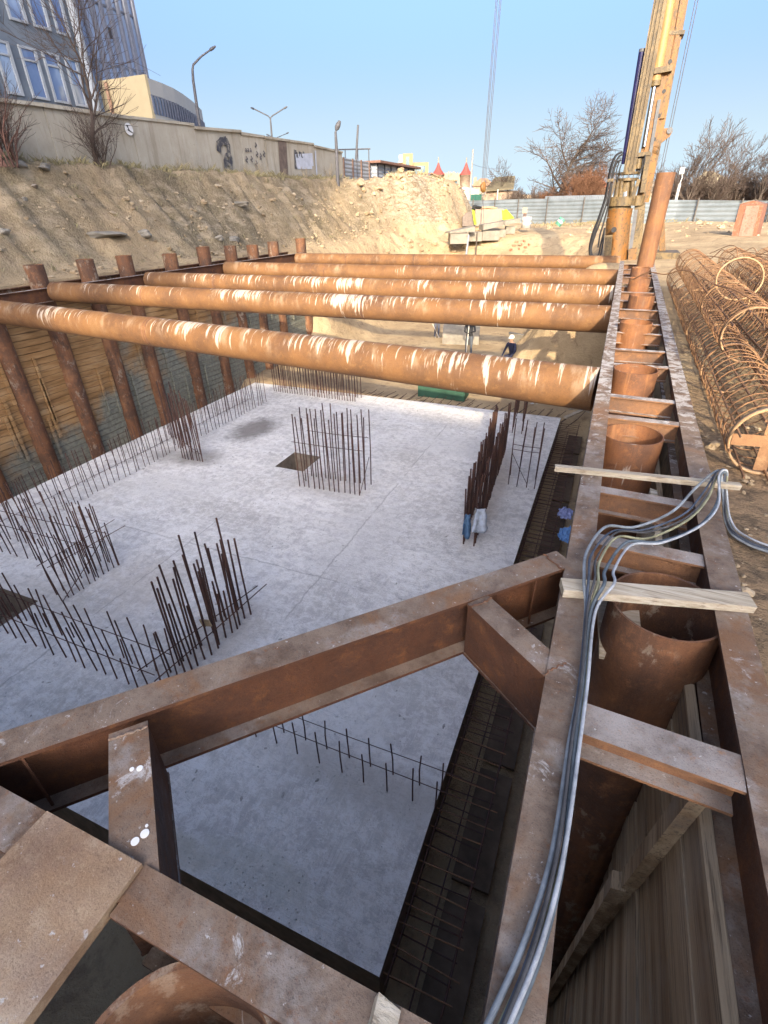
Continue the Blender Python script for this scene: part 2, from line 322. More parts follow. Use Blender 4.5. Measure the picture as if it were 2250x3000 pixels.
for nm, a in (('lime', lime), ('veg_shade', veg_shade), ('mud', mud)):
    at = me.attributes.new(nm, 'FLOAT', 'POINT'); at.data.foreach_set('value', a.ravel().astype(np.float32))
n = N('sandy_clay_ground', .95, 0, .15)
A = n.noise(.35, 6, .62); B = n.noise(2.2, 7, .68, dist=.4); Cc = n.noise(13, 6, .7); Dd = n.noise(60, 3, .6)
col = n.ramp(A, [(.3, (.31, .225, .13)), (.5, (.43, .32, .19)), (.7, (.54, .42, .255))])
col = n.mix(n.math('MULTIPLY', n.step(B, .50, .68), .75), col, (.235, .165, .105))
col = n.mix(n.math('MULTIPLY', n.step(Cc, .55, .75), .5), col, (.17, .125, .085))
col = n.mix(n.math('MULTIPLY', n.step(Dd, .64, .72), .6), col, (.58, .52, .42))
vg = n.mix(n.step(Cc, .4, .62), (.195, .16, .105), (.085, .068, .042)); vg = n.mix(n.step(n.noise(1.1, 6, .7, st=(1, 1, 2.5)), .45, .65), vg, (.31, .255, .18))  # plant tone on the bank, darkened further to deepen its shade
col = n.mix(n.math('MULTIPLY', n.attr('veg_shade'), .85), col, vg)
lm = n.mix(n.step(n.noise(1.6, 8, .75, st=(1, 1, 3.2), dist=.8), .40, .62), (.42, .36, .265), (.20, .145, .085)); lm = n.mix(n.step(n.voro(1.7, feat='DISTANCE_TO_EDGE', st=(1, 1, 2.6), vec=None), .045, .0), lm, (.25, .19, .13))
col = n.mix(n.attr('lime'), col, lm)
mdc = n.mix(n.step(n.noise(6, 7, .72), .42, .62), (.30, .20, .115), (.12, .085, .055))
col = n.mix(n.math('MULTIPLY', n.attr('mud'), .9), col, mdc)
n.col(col)
n.bump(n.math('ADD', n.math('MULTIPLY', B, 1.0), n.math('ADD', n.math('MULTIPLY', Cc, .5), n.math('MULTIPLY', Dd, .12))), .9, .12)
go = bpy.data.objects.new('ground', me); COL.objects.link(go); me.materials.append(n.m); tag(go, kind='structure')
def gz(x, y): return float(ground_z(np.array([x]), np.array([y]))[0])
n = N('clods', .95); n.col(n.ramp(n.noise(1.2, 4, .6), [(.3, (.24, .18, .11)), (.5, (.34, .26, .165)), (.72, (.46, .385, .28))])); n.bump(n.noise(25, 4, .7), .5, .02); M['clod'] = n.m
mb = MB(); r_ = random.Random(77)
def clod(x, y, s): mb.blob((x, y, gz(x, y) + s * .15), (s * r_.uniform(.7, 1.4), s * r_.uniform(.6, 1.1), s * r_.uniform(.4, .8)), r_.random(), .35, 1, r_.uniform(0, 3))
for _ in range(620): clod(-r_.uniform(15.6, 18.6), r_.uniform(7, 44), abs(r_.gauss(0, .055)) + .02)
for _ in range(520): clod(-r_.uniform(11, 18), r_.uniform(36, 56), abs(r_.gauss(0, .11)) + .03)
for _ in range(300): clod(r_.uniform(-10, 14), r_.uniform(36, 66), abs(r_.gauss(0, .08)) + .03)
for _ in range(420): clod(r_.uniform(.95, 3), r_.uniform(.5, 6), abs(r_.gauss(0, .016)) + .006)
o = mb.build('rubble', M['clod']); tag(o, 'loose clods and stones strewn over the banks and the sandy ground', 'rubble', kind='stuff')
# ------------------------------------------------------------------ foundation slab
n = N('shaded_cast_concrete', .9, 0, .2)  # pale concrete tone, mottled and stained
A = n.noise(.45, 7, .62, dist=.3); B = n.noise(3.2, 7, .68); Cc = n.noise(26, 5, .7); T = n.noise(1, 6, .65, st=(.5, 2.4, 1), dist=.5)
col = n.ramp(A, [(.38, (.60, .56, .495)), (.5, (.78, .735, .665)), (.61, (.92, .875, .80))])
col = n.mix(n.math('MULTIPLY', n.step(T, .49, .60), .55), col, (.82, .79, .74))
col = n.mix(n.math('MULTIPLY', n.step(B, .50, .60), .55), col, (.50, .455, .43))
pit_ = n.math('MULTIPLY', n.step(Cc, .62, .70), n.step(n.noise(.9, 4, .6), .44, .62)); fine = n.noise(70, 4, .75); col = n.mix(n.math('MULTIPLY', n.step(fine, .5, .6), .45), col, (.42, .41, .385)); pit2 = n.math('MULTIPLY', n.step(n.voro(17), .16, .05), n.step(n.noise(.7, 4, .65, st=(1, 1, 1)), .5, .6)); pit_ = n.math('MAXIMUM', pit_, pit2); col = n.mix(n.math('MULTIPLY', pit_, .75), col, (.22, .215, .19))
sx = n.sep(n.pos)
def stain(cx, cy, rx, ry, c, amt):
    global col
    v = n.map(n.pos, (1 / rx, 1 / ry, 0), (0, 0, 0), (-cx / rx, -cy / ry, 0)); l = n.t.nodes.new('ShaderNodeVectorMath'); l.operation = 'LENGTH'; n.L(v, l.inputs[0])
    k = n.math('ADD', l.outputs['Value'], n.math('MULTIPLY', n.math('SUBTRACT', B, .5), 1.6)); col = n.mix(n.math('MULTIPLY', n.step(k, 1.3, .45), amt), col, c)
mo = n.noise(6.5, 9, .8, dist=.3); col = n.mix(n.math('MULTIPLY', n.step(mo, .50, .56), .6), col, (.92, .90, .86)); col = n.mix(n.math('MULTIPLY', n.step(mo, .475, .43), .6), col, (.50, .485, .45)); rid = n.noise(1, 7, .75, st=(2.2, .38, 1), dist=1.2); col = n.mix(n.math('MULTIPLY', n.step(n.math('ABSOLUTE', n.math('SUBTRACT', rid, .5)), .022, .0), .55), col, (.88, .86, .81)); rid2 = n.noise(1.7, 6, .7, st=(.4, 1.6, 1), dist=1.5); col = n.mix(n.math('MULTIPLY', n.step(n.math('ABSOLUTE', n.math('SUBTRACT', rid2, .47)), .012, .0), .5), col, (.36, .35, .325)); fl_ = n.voro(1.1, st=(.55, 1, 1), col=True); col = n.mix(.22, col, n.mix(n.sep(fl_)[0], (.45, .435, .41), (.86, .84, .80)))
stain(-10.2, 12.9, .75, 1.1, (.165, .145, .13), .8); stain(-10.4, 10.4, .8, .6, (.20, .175, .15), .6); stain(-11.2, 10.2, .9, .5, (.25, .23, .2), .5)
stain(-6.0, 10.2, 1.3, .6, (.52, .46, .39), .4); stain(-1.9, 11.5, .35, 2.8, (.50, .42, .34), .5); stain(-5.2, 4.6, .7, 1.2, (.52, .45, .37), .45); stain(-7.4, 5.2, 1.0, .9, (.54, .47, .39), .4); stain(-8.5, 4.2, 2.5, .4, (.54, .48, .40), .35); stain(-1.8, 3.3, 1.2, .3, (.50, .44, .36), .4); stain(-9.8, 8.6, 1.4, .9, (.60, .58, .54), .5); stain(-3.6, 13.8, 1.6, .8, (.62, .60, .56), .45); stain(-4.2, 8.2, .9, 1.6, (.63, .61, .58), .4); stain(-2.6, 1.9, .9, .3, (.56, .55, .48), .5); stain(-1.5, 3.2, 1.6, .35, (.52, .50, .46), .45); stain(-3.6, 1.75, .6, .2, (.5, .46, .36), .5); stain(-2.2, 4.6, .8, 1.4, (.62, .61, .57), .3)
seam = None
for ang, off, sc in ((0, 6.7, 1), (1.5708, 4.3, 1), (1.5708, 7.6, 1)):
    v = n.map(n.pos, rot=(0, 0, ang)); c_ = n.sep(v)[1 if ang == 0 else 1]
    d_ = n.math('ABSOLUTE', n.math('SUBTRACT', n.math('ADD', c_, n.math('MULTIPLY', n.math('SUBTRACT', B, .5), .18)), off if ang == 0 else -off))
    k_ = n.math('MULTIPLY', n.step(d_, .03, .0), n.step(n.noise(.8, 2, .5), .42, .5)); seam = k_ if seam is None else n.math('MAXIMUM', seam, k_)
col = n.mix(n.math('MULTIPLY', seam, .5), col, (.27, .25, .22))
n.col(col); hh = n.math('ADD', n.math('MULTIPLY', T, .8), n.math('ADD', n.math('MULTIPLY', B, .7), n.math('MULTIPLY', Cc, .35)))
n.bump(n.math('SUBTRACT', hh, n.math('MULTIPLY', pit_, .6)), 1.0, .05); M['slab'] = n.m
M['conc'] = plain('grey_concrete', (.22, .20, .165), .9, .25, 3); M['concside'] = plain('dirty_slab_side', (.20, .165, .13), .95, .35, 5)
ZS, XL, XR, YN, YF = -4.5, -13.35, -.84, 1.59, 17.35
mb = MB(); holes = [(-10.0, -8.92, 3.2, 4.12), (-7.95, -7.03, 10.66, 11.7)]
xs = sorted({XL, XR, *[h[0] for h in holes], *[h[1] for h in holes]}); ys = sorted({YN, YF, *[h[2] for h in holes], *[h[3] for h in holes]})
for i in range(len(xs) - 1):
    for j in range(len(ys) - 1):
        cx, cy = (xs[i] + xs[i + 1]) / 2, (ys[j] + ys[j + 1]) / 2; a, b, c, d = xs[i], xs[i + 1], ys[j], ys[j + 1]
        ins = any(h[0] < cx < h[1] and h[2] < cy < h[3] for h in holes); z = ZS - (.62 if ins else 0)
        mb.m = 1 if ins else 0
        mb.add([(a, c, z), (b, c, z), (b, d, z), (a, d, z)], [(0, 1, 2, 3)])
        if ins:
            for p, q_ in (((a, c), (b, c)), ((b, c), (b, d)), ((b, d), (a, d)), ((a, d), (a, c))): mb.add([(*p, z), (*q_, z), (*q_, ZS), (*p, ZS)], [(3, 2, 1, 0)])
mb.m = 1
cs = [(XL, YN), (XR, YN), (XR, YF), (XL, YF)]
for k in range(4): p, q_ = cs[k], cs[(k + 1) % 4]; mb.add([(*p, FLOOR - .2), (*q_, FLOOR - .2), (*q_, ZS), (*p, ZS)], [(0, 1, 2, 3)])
slab = mb.build('foundation_slab', [M['slab'], M['concside']]); tag(slab, 'pale grey cast concrete foundation slab filling the floor of the pit', 'slab')
# ------------------------------------------------------------------ wale beams
def beam(name, p0, p1, w, h, mat, label, cat='steel beam', group=None, tf=.018, tw=.014):
    mb = MB(); mb.ibeam(p0, p1, w, h, tf, tw); o = mb.build(name, mat); tag(o, label, cat, group); return o
GW = 'wale beams framing the pit'
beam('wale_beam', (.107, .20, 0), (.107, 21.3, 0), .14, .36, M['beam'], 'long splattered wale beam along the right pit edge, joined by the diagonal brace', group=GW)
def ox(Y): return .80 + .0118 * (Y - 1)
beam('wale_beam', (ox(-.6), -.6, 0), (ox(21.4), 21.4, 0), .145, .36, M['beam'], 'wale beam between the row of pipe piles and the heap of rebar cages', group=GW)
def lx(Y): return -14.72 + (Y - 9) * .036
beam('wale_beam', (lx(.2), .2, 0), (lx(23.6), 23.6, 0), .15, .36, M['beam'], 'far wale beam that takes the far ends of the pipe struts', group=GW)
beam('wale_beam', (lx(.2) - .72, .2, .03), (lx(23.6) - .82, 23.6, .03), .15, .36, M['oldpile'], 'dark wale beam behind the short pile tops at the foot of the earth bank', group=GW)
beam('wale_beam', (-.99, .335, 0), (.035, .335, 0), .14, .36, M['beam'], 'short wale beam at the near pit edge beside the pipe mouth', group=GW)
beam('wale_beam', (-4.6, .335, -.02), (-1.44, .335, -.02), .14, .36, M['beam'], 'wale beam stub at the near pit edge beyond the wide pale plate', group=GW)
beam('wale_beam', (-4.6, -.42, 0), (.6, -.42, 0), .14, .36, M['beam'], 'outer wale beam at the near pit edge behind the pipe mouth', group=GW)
# wide plate on the wale corner: a flat box girder
mb = MB(); mb.b2((-1.415, -.55, -.03), (-1.0, .40, .012)); mb.b2((-1.225, -.55, -.30), (-1.205, .26, -.03))
o = mb.build('steel_girder', M['plate']); tag(o, 'wide pale rust-stained girder lying across the near pit edge', 'girder')
# corner brace and its two stubs
BR0, BR1 = Vector((-1.93, .365, -.002)), Vector((.03, 2.50, -.002))
bd = (BR1 - BR0).normalized()
beam('corner_brace', BR0, BR1, .15, .37, M['beam'], 'heavy diagonal brace across the near corner of the pit', 'brace')
p = dz(285, 1560, 0); q_ = dz(318, 1855, 0)
beam('brace_stub', (p[0], p[1] - .02, -.006), (q_[0] + .035, q_[1] - .085, -.006), .14, .36, M['beam'], 'short beam stub tying the diagonal brace to the near wale, with white paint dots', 'brace stub', 'stubs on the diagonal brace', tw=.13)
p = dz(1040, 1300, 0); q_ = dz(1185, 1432, 0)
d_ = Vector(q_ - p).normalized()
beam('brace_stub', Vector(p) - d_ * .03 + Vector((0, 0, -.006)), Vector(q_) + d_ * .07 + Vector((0, 0, -.006)), .13, .36, M['beam'], 'short beam stub tying the diagonal brace to the long wale beside the cables', 'brace stub', 'stubs on the diagonal brace', tw=.12)
# white paint dots and weld pads as small plates on the stub
mb = MB(); r_ = random.Random(78)
for _ in range(420):
    x, y = r_.uniform(XL + .3, XR - .1), r_.uniform(YN + .1, YF - .2); s_ = abs(r_.gauss(0, .008)) + .005
    if any(h[0] - .05 < x < h[1] + .05 and h[2] - .05 < y < h[3] + .05 for h in holes): continue
    mb.blob((x, y, ZS + s_ * .2), (s_ * r_.uniform(.8, 2.5), s_, s_ * .5), r_.random(), .3, 1, r_.uniform(0, 3))
o = mb.build('concrete_crumbs', plain('grey_crumbs', (.42, .40, .36), .95, .4, 9)); tag(o, 'small crumbs of concrete and wood strewn on the slab', 'crumbs', kind='stuff')
for q_ in bpy.data.objects:
    if q_.name.startswith(('corner_brace', 'brace_stub')):
        wv = q_.data.vertices; a_ = (wv[0].co + wv[11].co) / 2; b_ = (wv[12].co + wv[23].co) / 2; d_ = (b_ - a_).normalized(); sd = d_.cross(Vector((0, 0, 1))).normalized(); hw = (wv[0].co - wv[11].co).length / 2
        for p_, sg in ((a_, 1), (b_, -1))[:1 if 'paint' in q_['label'] else 2]:
            p0_ = p_ + d_ * sg * (.035 if 'stub' in q_.name else .09); mb = MB(); mb.tube([p0_ + sd * (hw * t) + d_ * random.uniform(-.008, .008) + Vector((0, 0, .003)) for t in np.linspace(-1, 1, 12)], [random.uniform(.003, .007) for _ in range(12)], 7); mb.build('weld_bead', M['oldpile'], q_)
            mb = MB(); mb.add([p0_ + sd * hw * .1 + d_ * sg * o_ + Vector((0, 0, z_)) + sd * hw * w_ for w_ in (.72, .80) for o_, z_ in ((.16, -.02), (.16, -.34), (.17, -.34), (.17, -.02))], [(0, 1, 2, 3), (7, 6, 5, 4), (0, 4, 5, 1), (1, 5, 6, 2), (2, 6, 7, 3), (3, 7, 4, 0)])
            mb.build('stiffener', M['beam'], q_)
dots = plain('white_paint_dots', (.78, .76, .72), .7, .06, 9)
for q_ in bpy.data.objects:
    if q_.get('category') == 'brace stub' and 'paint dots' in q_['label']:
        for k, (x, y, r_d) in enumerate(((358 , 250, .011), (325, 250, .008), (418, 442, .014), (392, 465, .013), (430, 415, .005))):
            p_ = dz(x * .3555 * 1.0 + 125, 1475 + y * .3555 * 2.0, .0); p_ = dz((x / 2.074) / 1.3563 * 1.0 + 0 if 0 else {0: 301, 1: 284, 2: 312, 3: 291, 4: 316}[k], {0: 1658, 1: 1660, 2: 1799, 3: 1816, 4: 1782}[k], .0); mb = MB(); mb.lathe([(0, .0012), (r_d, .001), (r_d, -.003)], (p_[0], p_[1], -.004), 14, False); mb.build('paint_dot', dots, q_)
# ------------------------------------------------------------------ pipe struts
RS = .262
axes = [((0, 674), (1279, 840.5)), ((120, 630.4), (1310, 690)), ((331.8, 606), (1325, 641)), ((486.6, 581), (1330, 602)), ((640, 560), (1342, 568.6))]
STRUT = []
names = ['nearest pipe strut, thickest with the densest white drips, spanning the pit', 'pipe strut behind the nearest one, rusty with white splashes and a stain at its end', 'middle pipe strut of the five across the pit, white runs over its sunlit half', 'pipe strut just in front of the farthest one, fewer white runs', 'farthest pipe strut, clean and evenly rusty, its end beside the drilling rig']
for k, (a, b) in enumerate(axes):
    zr = -.28; R_ = dz(*b, zr); zl = (-.10, -.12, -.19, -.20, -.24)[k]; Lp = dz(*a, zl) if k else dx(*a, -13.5)
    Pr = Vector(R_); Pl = Vector(Lp); d_ = (Pr - Pl).normalized()
    Pr = Pr + d_ * ((.03 - Pr.x) / d_.x) if k < 4 else Pr + d_ * ((.03 - Pr.x) / d_.x); Pl = Pl + d_ * ((lx(Pl.y) + .08 - Pl.x) / d_.x)
    STRUT.append((Pl, Pr)); r_ = RS if k else .268
    mb = MB(); n_ = 40; L_ = (Pr - Pl).length
    cuts = [0] + sorted(random.uniform(2, L_ - 1) for _ in range(2)) + [L_]
    mb.tube([Pl + d_ * c for c in np.linspace(0, L_, 12)], r_, 44)
    o = mb.build('pipe_strut', M['strut']); tag(o, names[k], 'pipe strut', 'pipe struts across the pit')
    for c in cuts[1:-1]:
        wb = MB(); wb.tube([Pl + d_ * (c - .02), Pl + d_ * c, Pl + d_ * (c + .02)], [r_ + .001, r_ + .010, r_ + .001], 44, caps=False); wb.build('weld_seam', M['oldpile'], o)
# ------------------------------------------------------------------ piles on the left
GP = 'short rusty piles along the far wale'
ptop = [(70, 572), (178, 560), (260, 552), (357, 548), (427, 533), (484, 531), (531, 529), (574, 522), (632, 515)]
PY = [dx(x, y, -15.03)[1] for x, y in ptop]; PT = [dx(x, y, -15.03)[2] for x, y in ptop]
PY = [PY[0] - 1.6 * k for k in (5, 4, 3, 2, 1)] + PY; PT = [.55] * 5 + PT
def px_(Y): return -15.05 + (Y - 9) * .03
for k, (Y, T_) in enumerate(zip(PY, PT)):
    mb = MB(); mb.pipe((px_(Y), Y, FLOOR - .3), (px_(Y), Y, T_), .25, .012, 32)
    mb.add([(px_(Y) + .238 * math.cos(2 * PI * i / 24), Y + .238 * math.sin(2 * PI * i / 24), T_ - .05) for i in range(24)], [tuple(range(24))])
    lab = None
    if k >= 5: lab = 'short rusty pile top before the earth bank, ' + ['the largest, nearest the camera', 'second in its row from the camera', 'third in its row from the camera', 'fourth in its row from the camera', 'the middle one of its row', 'sixth in its row from the camera', 'seventh in its row from the camera', 'last but one before the far corner', 'the sunlit one at the far corner'][k - 5]
    else: lab = 'rusty pile on the board wall, top hidden by the nearest strut, ' + ORD[k] + ' in line'
    o = mb.build('pipe_pile', M['oldpile']); tag(o, lab, 'pile', GP)
# timber lagging between them
n = N('clay_stained_boards', .9, 0, .2)
P3 = n.sep(n.pos); A = n.noise(.5, 5, .6); B = n.noise(1, 6, .7, st=(3, 2.2, 26)); Cc = n.noise(9, 6, .7)
brd = n.math('FRACT', n.math('MULTIPLY', n.math('ADD', P3[2], n.math('MULTIPLY', n.math('SUBTRACT', n.noise(.9, 2, .5, st=(1, 1, .2)), .5), .12)), 5.6))
idx = n.math('FLOOR', n.math('MULTIPLY', P3[2], 5.6)); idv = n.noise(3.1, 2, .5, st=(.4, .35, 1.7))
wood = n.ramp(idv, [(.3, (.27, .15, .062)), (.5, (.38, .22, .095)), (.7, (.46, .29, .14))])
wood = n.mix(n.math('MULTIPLY', n.step(B, .5, .7), .6), wood, (.19, .10, .045))
clay = n.mix(n.step(Cc, .4, .65), (.25, .25, .20), (.17, .175, .145))
kz = n.math('ADD', n.math('MULTIPLY', P3[2], -.22), n.math('MULTIPLY', P3[1], .052)); kz = n.math('ADD', kz, n.math('MULTIPLY', n.math('SUBTRACT', A, .5), 2.2))
col = n.mix(n.step(kz, 1.05, 1.5), wood, clay)
gap = n.step(n.math('ABSOLUTE', n.math('SUBTRACT', brd, .5)), .44, .49); col = n.mix(n.math('MULTIPLY', gap, .7), col, (.07, .045, .03)); n.col(col)
n.bump(n.math('ADD', n.math('MULTIPLY', B, .6), n.math('MULTIPLY', n.math('SUBTRACT', 1, gap), .8)), .8, .025); M['lag'] = n.m
M['wood'] = plain('sawn_timber', (.33, .20, .10), .9, .3, 4)
for k in range(len(PY) - 1):
    a, b = PY[k] + .18, PY[k + 1] - .18; X0 = px_((a + b) / 2)
    r_ = random.Random(k); mb = MB()
    z = FLOOR - .1
    while z < -.12:
        h = r_.uniform(.16, .21); o_ = r_.uniform(-.018, .02); e = min(z + h, -.1); mb.b2((X0 - .05 + o_, a - .06, z + .004), (X0 + .035 + o_, b + .06, e - .004)); z += h
    o = mb.build('timber_lagging', M['lag']); tag(o, 'rough stained board bay under the far wale, ' + ORD[k] + ' from the near end', 'board wall', 'board bays of the far pit side')
    for q in range(r_.choice((2, 3))):
        y = r_.uniform(a + .1, b - .1); z0 = r_.uniform(-5, -2.6); mb = MB(); mb.b2((X0 + .062, y - .045, z0), (X0 + .10, y + .045, z0 + r_.uniform(1.2, 2.0))); mb.build('batten', M['lag'], o)
# ------------------------------------------------------------------ pipe piles on the right, between the wales
GR = 'pipe piles between the two right wales'
RP = [(.545, 2.33, -.04, .265, 'open pipe pile nearest the camera, dark rusty rim under the wider plank'),
      (.40, 4.70, -.05, .25, 'open pipe pile with white runs, just beyond the thin plank'), (.425, 6.68, .02, .245, 'third open pipe pile from the camera, sunlit orange rim'),
      (.435, 9.25, .10, .24, 'pipe pile streaked with dense white runs on its side'), (.555, 11.95, .15, .24, 'plain sunlit pipe pile behind the white-streaked one'),
      (.54, 14.4, .20, .235, 'pipe pile two short of the tall casing pipe'), (.58, 16.7, .22, .23, 'pipe pile half hidden at the foot of the tall casing pipe')]
for k, (x, y, z, r_, lab) in enumerate(RP):
    mb = MB(); mb.pipe((x, y, FLOOR - .3), (x, y, z), r_, .011, 48)
    mb.add([(x + (r_ - .012) * math.cos(2 * PI * i / 24), y + (r_ - .012) * math.sin(2 * PI * i / 24), z - 1.1) for i in range(24)], [tuple(range(24))])
    o = mb.build('pipe_pile', M['oldpile'] if k < 1 else M['pile']); tag(o, lab, 'pile', GR)
mb = MB(); mb.pipe((.775, 19.4, -1.5), (.80, 19.4, 2.47), .25, .011, 48); o = mb.build('casing_pipe', M['casing']); tag(o, 'tall rusty casing pipe standing beside the drilling rig mast', 'casing pipe')
mb = MB(); mb.pipe((-.60, .048, FLOOR), (-.60, .048, -.045), .27, .019, 56); o = mb.build('pipe_pile', M['oldpile']); tag(o, 'rusty pipe mouth at the near pit edge beside the wide pale girder', 'pile', GR)
# ------------------------------------------------------------------ cross beams tying the two right wales
GC = 'cross beams between the two right wales'
cr = [(1.45, .15, .0), (2.79, .12, -.01), (3.47, .10, -.02), (4.98, .10, .0), (5.68, .10, -.012), (6.95, .10, 0), (7.83, .10, -.01), (9.1, .09, -.03), (9.85, .10, -.02), (11.2, .1, -.01), (12.2, .10, 0), (13.6, .10, -.01), (14.6, .1, -.02), (16.5, .1, 0), (17.2, .1, 0), (18.6, .1, 0), (20.2, .1, 0)]
cl = ['broad white-mottled cross beam nearest the camera', 'cross beam the cables run over, just past the nearest open pile', 'dark cross beam directly under the thin plank', 'cross beam in front of the first sunlit open pile', 'cross beam behind the first sunlit open pile',
      'pale cross beam before the third open pile', 'cross beam just behind the third open pile', 'low cross beam midway to the white-streaked pile', 'cross beam before the white-streaked pile', 'cross beam behind the white-streaked pile', 'cross beam before the plain sunlit pile', 'cross beam behind the plain sunlit pile',
      'cross beam two short of the tall casing', 'cross beam just behind the last open pile rim', 'cross beam in front of the tall casing foot', 'cross beam beside the tall casing foot', 'farthest cross beam, at the rig end of the wales']
for k, (y, w_, z) in enumerate(cr):
    a = (.178, y, z - .006); b = (ox(y) - .073, y + random.uniform(-.03, .03), z - .006)
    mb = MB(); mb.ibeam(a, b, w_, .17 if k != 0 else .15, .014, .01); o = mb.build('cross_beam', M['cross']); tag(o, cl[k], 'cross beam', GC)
# ------------------------------------------------------------------ lagging of the right side, boards running along the pit
n = N('weathered_boards', .92, 0, .2)
lo = n.noise(1, 7, .72, st=(40, 1.1, 40)); l2 = n.noise(1, 3, .5, st=(9, .3, 7.3)); gr = n.noise(1, 5, .7, st=(90, 2, 90)); C_ = n.noise(2, 5, .6)
col = n.ramp(l2, [(.38, (.24, .165, .10)), (.5, (.33, .245, .155)), (.62, (.42, .33, .22))])
col = n.mix(n.math('MULTIPLY', n.step(lo, .5, .66), .8), col, (.13, .10, .07)); col = n.mix(n.math('MULTIPLY', n.step(C_, .5, .7), .4), col, (.33, .30, .25)); col = n.mix(n.math('MULTIPLY', n.step(gr, .56, .6), .5), col, (.08, .06, .045))
n.col(col); n.bump(n.math('ADD', lo, gr), .6, .012); M['board'] = n.m
bays = [(-.5, 2.1), (2.3, 4.0), (4.2, 5.5), (5.6, 8.0), (8.1, 10.4), (10.5, 12.9), (13, 15.6), (15.7, 19.2)]
bl = ['wall of long grey-brown boards below the nearest cross beam', 'board bay between the nearest pile and the one with white runs', 'board bay beyond the thin plank', 'board bay behind the second sunlit pile', 'board bay behind the third sunlit pile', 'board bay behind the white-streaked pile', 'board bay behind the plain sunlit pile', 'last board bay before the tall casing']
for k, (a, b) in enumerate(bays):
    r_ = random.Random(50 + k); mb = MB(); z = FLOOR - .1; top = -.33 if k == 0 else -.36 - .1 * r_.random()
    while z < top - .03:
        h = r_.uniform(.13, .19); e = min(z + h, top); o_ = r_.uniform(-.012, .012); j = r_.uniform(-.03, .03)
        mb.b2((.685 + o_, a + j, z + .004), (.73 + o_, b + j, e - .004)); z += h
    o = mb.build('timber_lagging', M['board']); tag(o, bl[k], 'board wall', 'board bays of the right pit side')
def timber(name, p0, p1, w_, h_, label, cat, mat='board', group=None, up=(0, 0, 1), jit=.006):
    mb = MB(); p0 = Vector(p0); p1 = Vector(p1); m_ = 7
    mb.bar(p0, p1, w_, h_, up, jit); o = mb.build(name, M[mat]); return tag(o, label, cat, group)
n = N('grey_weathered_timber', .9, 0, .2)
lo = n.noise(1, 7, .72, st=(1.2, 30, 30)); gr = n.noise(1, 5, .7, st=(2.5, 70, 70)); C_ = n.noise(5, 5, .6)
col = n.ramp(lo, [(.32, (.25, .20, .14)), (.5, (.42, .36, .27)), (.68, (.55, .49, .39))]); col = n.mix(n.math('MULTIPLY', n.step(gr, .55, .62), .6), col, (.16, .12, .08)); col = n.mix(n.math('MULTIPLY', n.step(C_, .55, .7), .4), col, (.55, .52, .46))
n.col(col); n.bump(n.math('ADD', lo, gr), .6, .008); M['plank'] = n.m
timber('leaning_post', (.655, 1.46, -.19), (.64, 1.80, -2.4), .09, .065, 'squared timber post leaning down the near board wall, upper of two', 'timber post', 'board', 'timber posts on the board wall', up=(-1, 0, 0))
timber('leaning_post', (.60, 1.62, -1.35), (.64, 2.05, -4.6), .09, .06, 'squared timber post leaning down the near board wall, lower of two', 'timber post', 'board', 'timber posts on the board wall', up=(-1, 0, 0))
timber('board_offcut', (.57, 3.95, -.34), (.60, 3.1, -.40), .05, .30, 'weathered board set on edge under the thin plank', 'board', 'plank')
timber('board_offcut', (.36, 2.62, -.33), (.40, 2.2, -.36), .22, .05, 'splattered board scrap behind the wale next to the nearest pile', 'board', 'plank')
pk = timber('wood_plank', (-.16, 3.60, .026), (1.05, 3.73, .03), .055, .04, 'thin grey plank bridging the right wales with cables looped over its end', 'plank', 'plank', 'planks laid across the right wales')
pk = timber('wood_plank', (.035, 2.185, .027), (.895, 2.385, .03), .10, .045, 'wider splintery plank lying over the nearest open pile', 'plank', 'plank', 'planks laid across the right wales')
timber('wood_offcut', dz(800, 2205, -.0), dz(850, 2240, -.02), .09, .06, 'pale yellow wood block on the near pit edge', 'wood block', 'plank', jit=.01)
# ------------------------------------------------------------------ cables over the wale
def smooth(P, k=8):
    P = [Vector(p) for p in P]; Q = [P[0] * 2 - P[1]] + P + [P[-1] * 2 - P[-2]]; out = []
    for i in range(1, len(Q) - 2):
        a, b, c, d = Q[i - 1:i + 3]
        for j in range(k):
            t = j / k; out.append(.5 * ((2 * b) + (c - a) * t + (2 * a - 5 * b + 4 * c - d) * t * t + (3 * b - a - 3 * c + d) * t ** 3))
    return out + [P[-1]]
base = [(.045, .36, .03), (.075, .46, .03), (.125, .65, .03), (.158, .90, .03), (.168, 1.3, .02), (.178, 1.59, .02), (.172, 2.0, .06), (.185, 2.2, .085), (.19, 2.45, .05), (.28, 2.77, .03), (.45, 2.84, .03), (.66, 3.08, .05), (.80, 3.42, .05), (.87, 3.66, .10), (.935, 3.76, .10), (.965, 3.70, -.02), (.99, 3.50, -.14), (1.06, 3.34, -.16), (1.3, 3.22, -.15), (2.2, 3.05, -.12)]
cc = [((.30, .34, .37), 'pale grey cable of the bundle over the near wale'), ((.05, .075, .12), 'navy blue cable of the bundle over the near wale'), ((.36, .35, .20), 'yellowish cable of the bundle over the near wale'), ((.13, .17, .20), 'slate grey cable of the bundle over the near wale'), ((.05, .05, .055), 'black cable of the bundle over the near wale'), ((.52, .55, .58), 'whitish cable of the bundle over the near wale')]
offs = [(-.022, 0, .0), (-.008, 0, .012), (.006, 0, 0), (.02, 0, .003), (.0, 0, .02), (.028, 0, .018)]
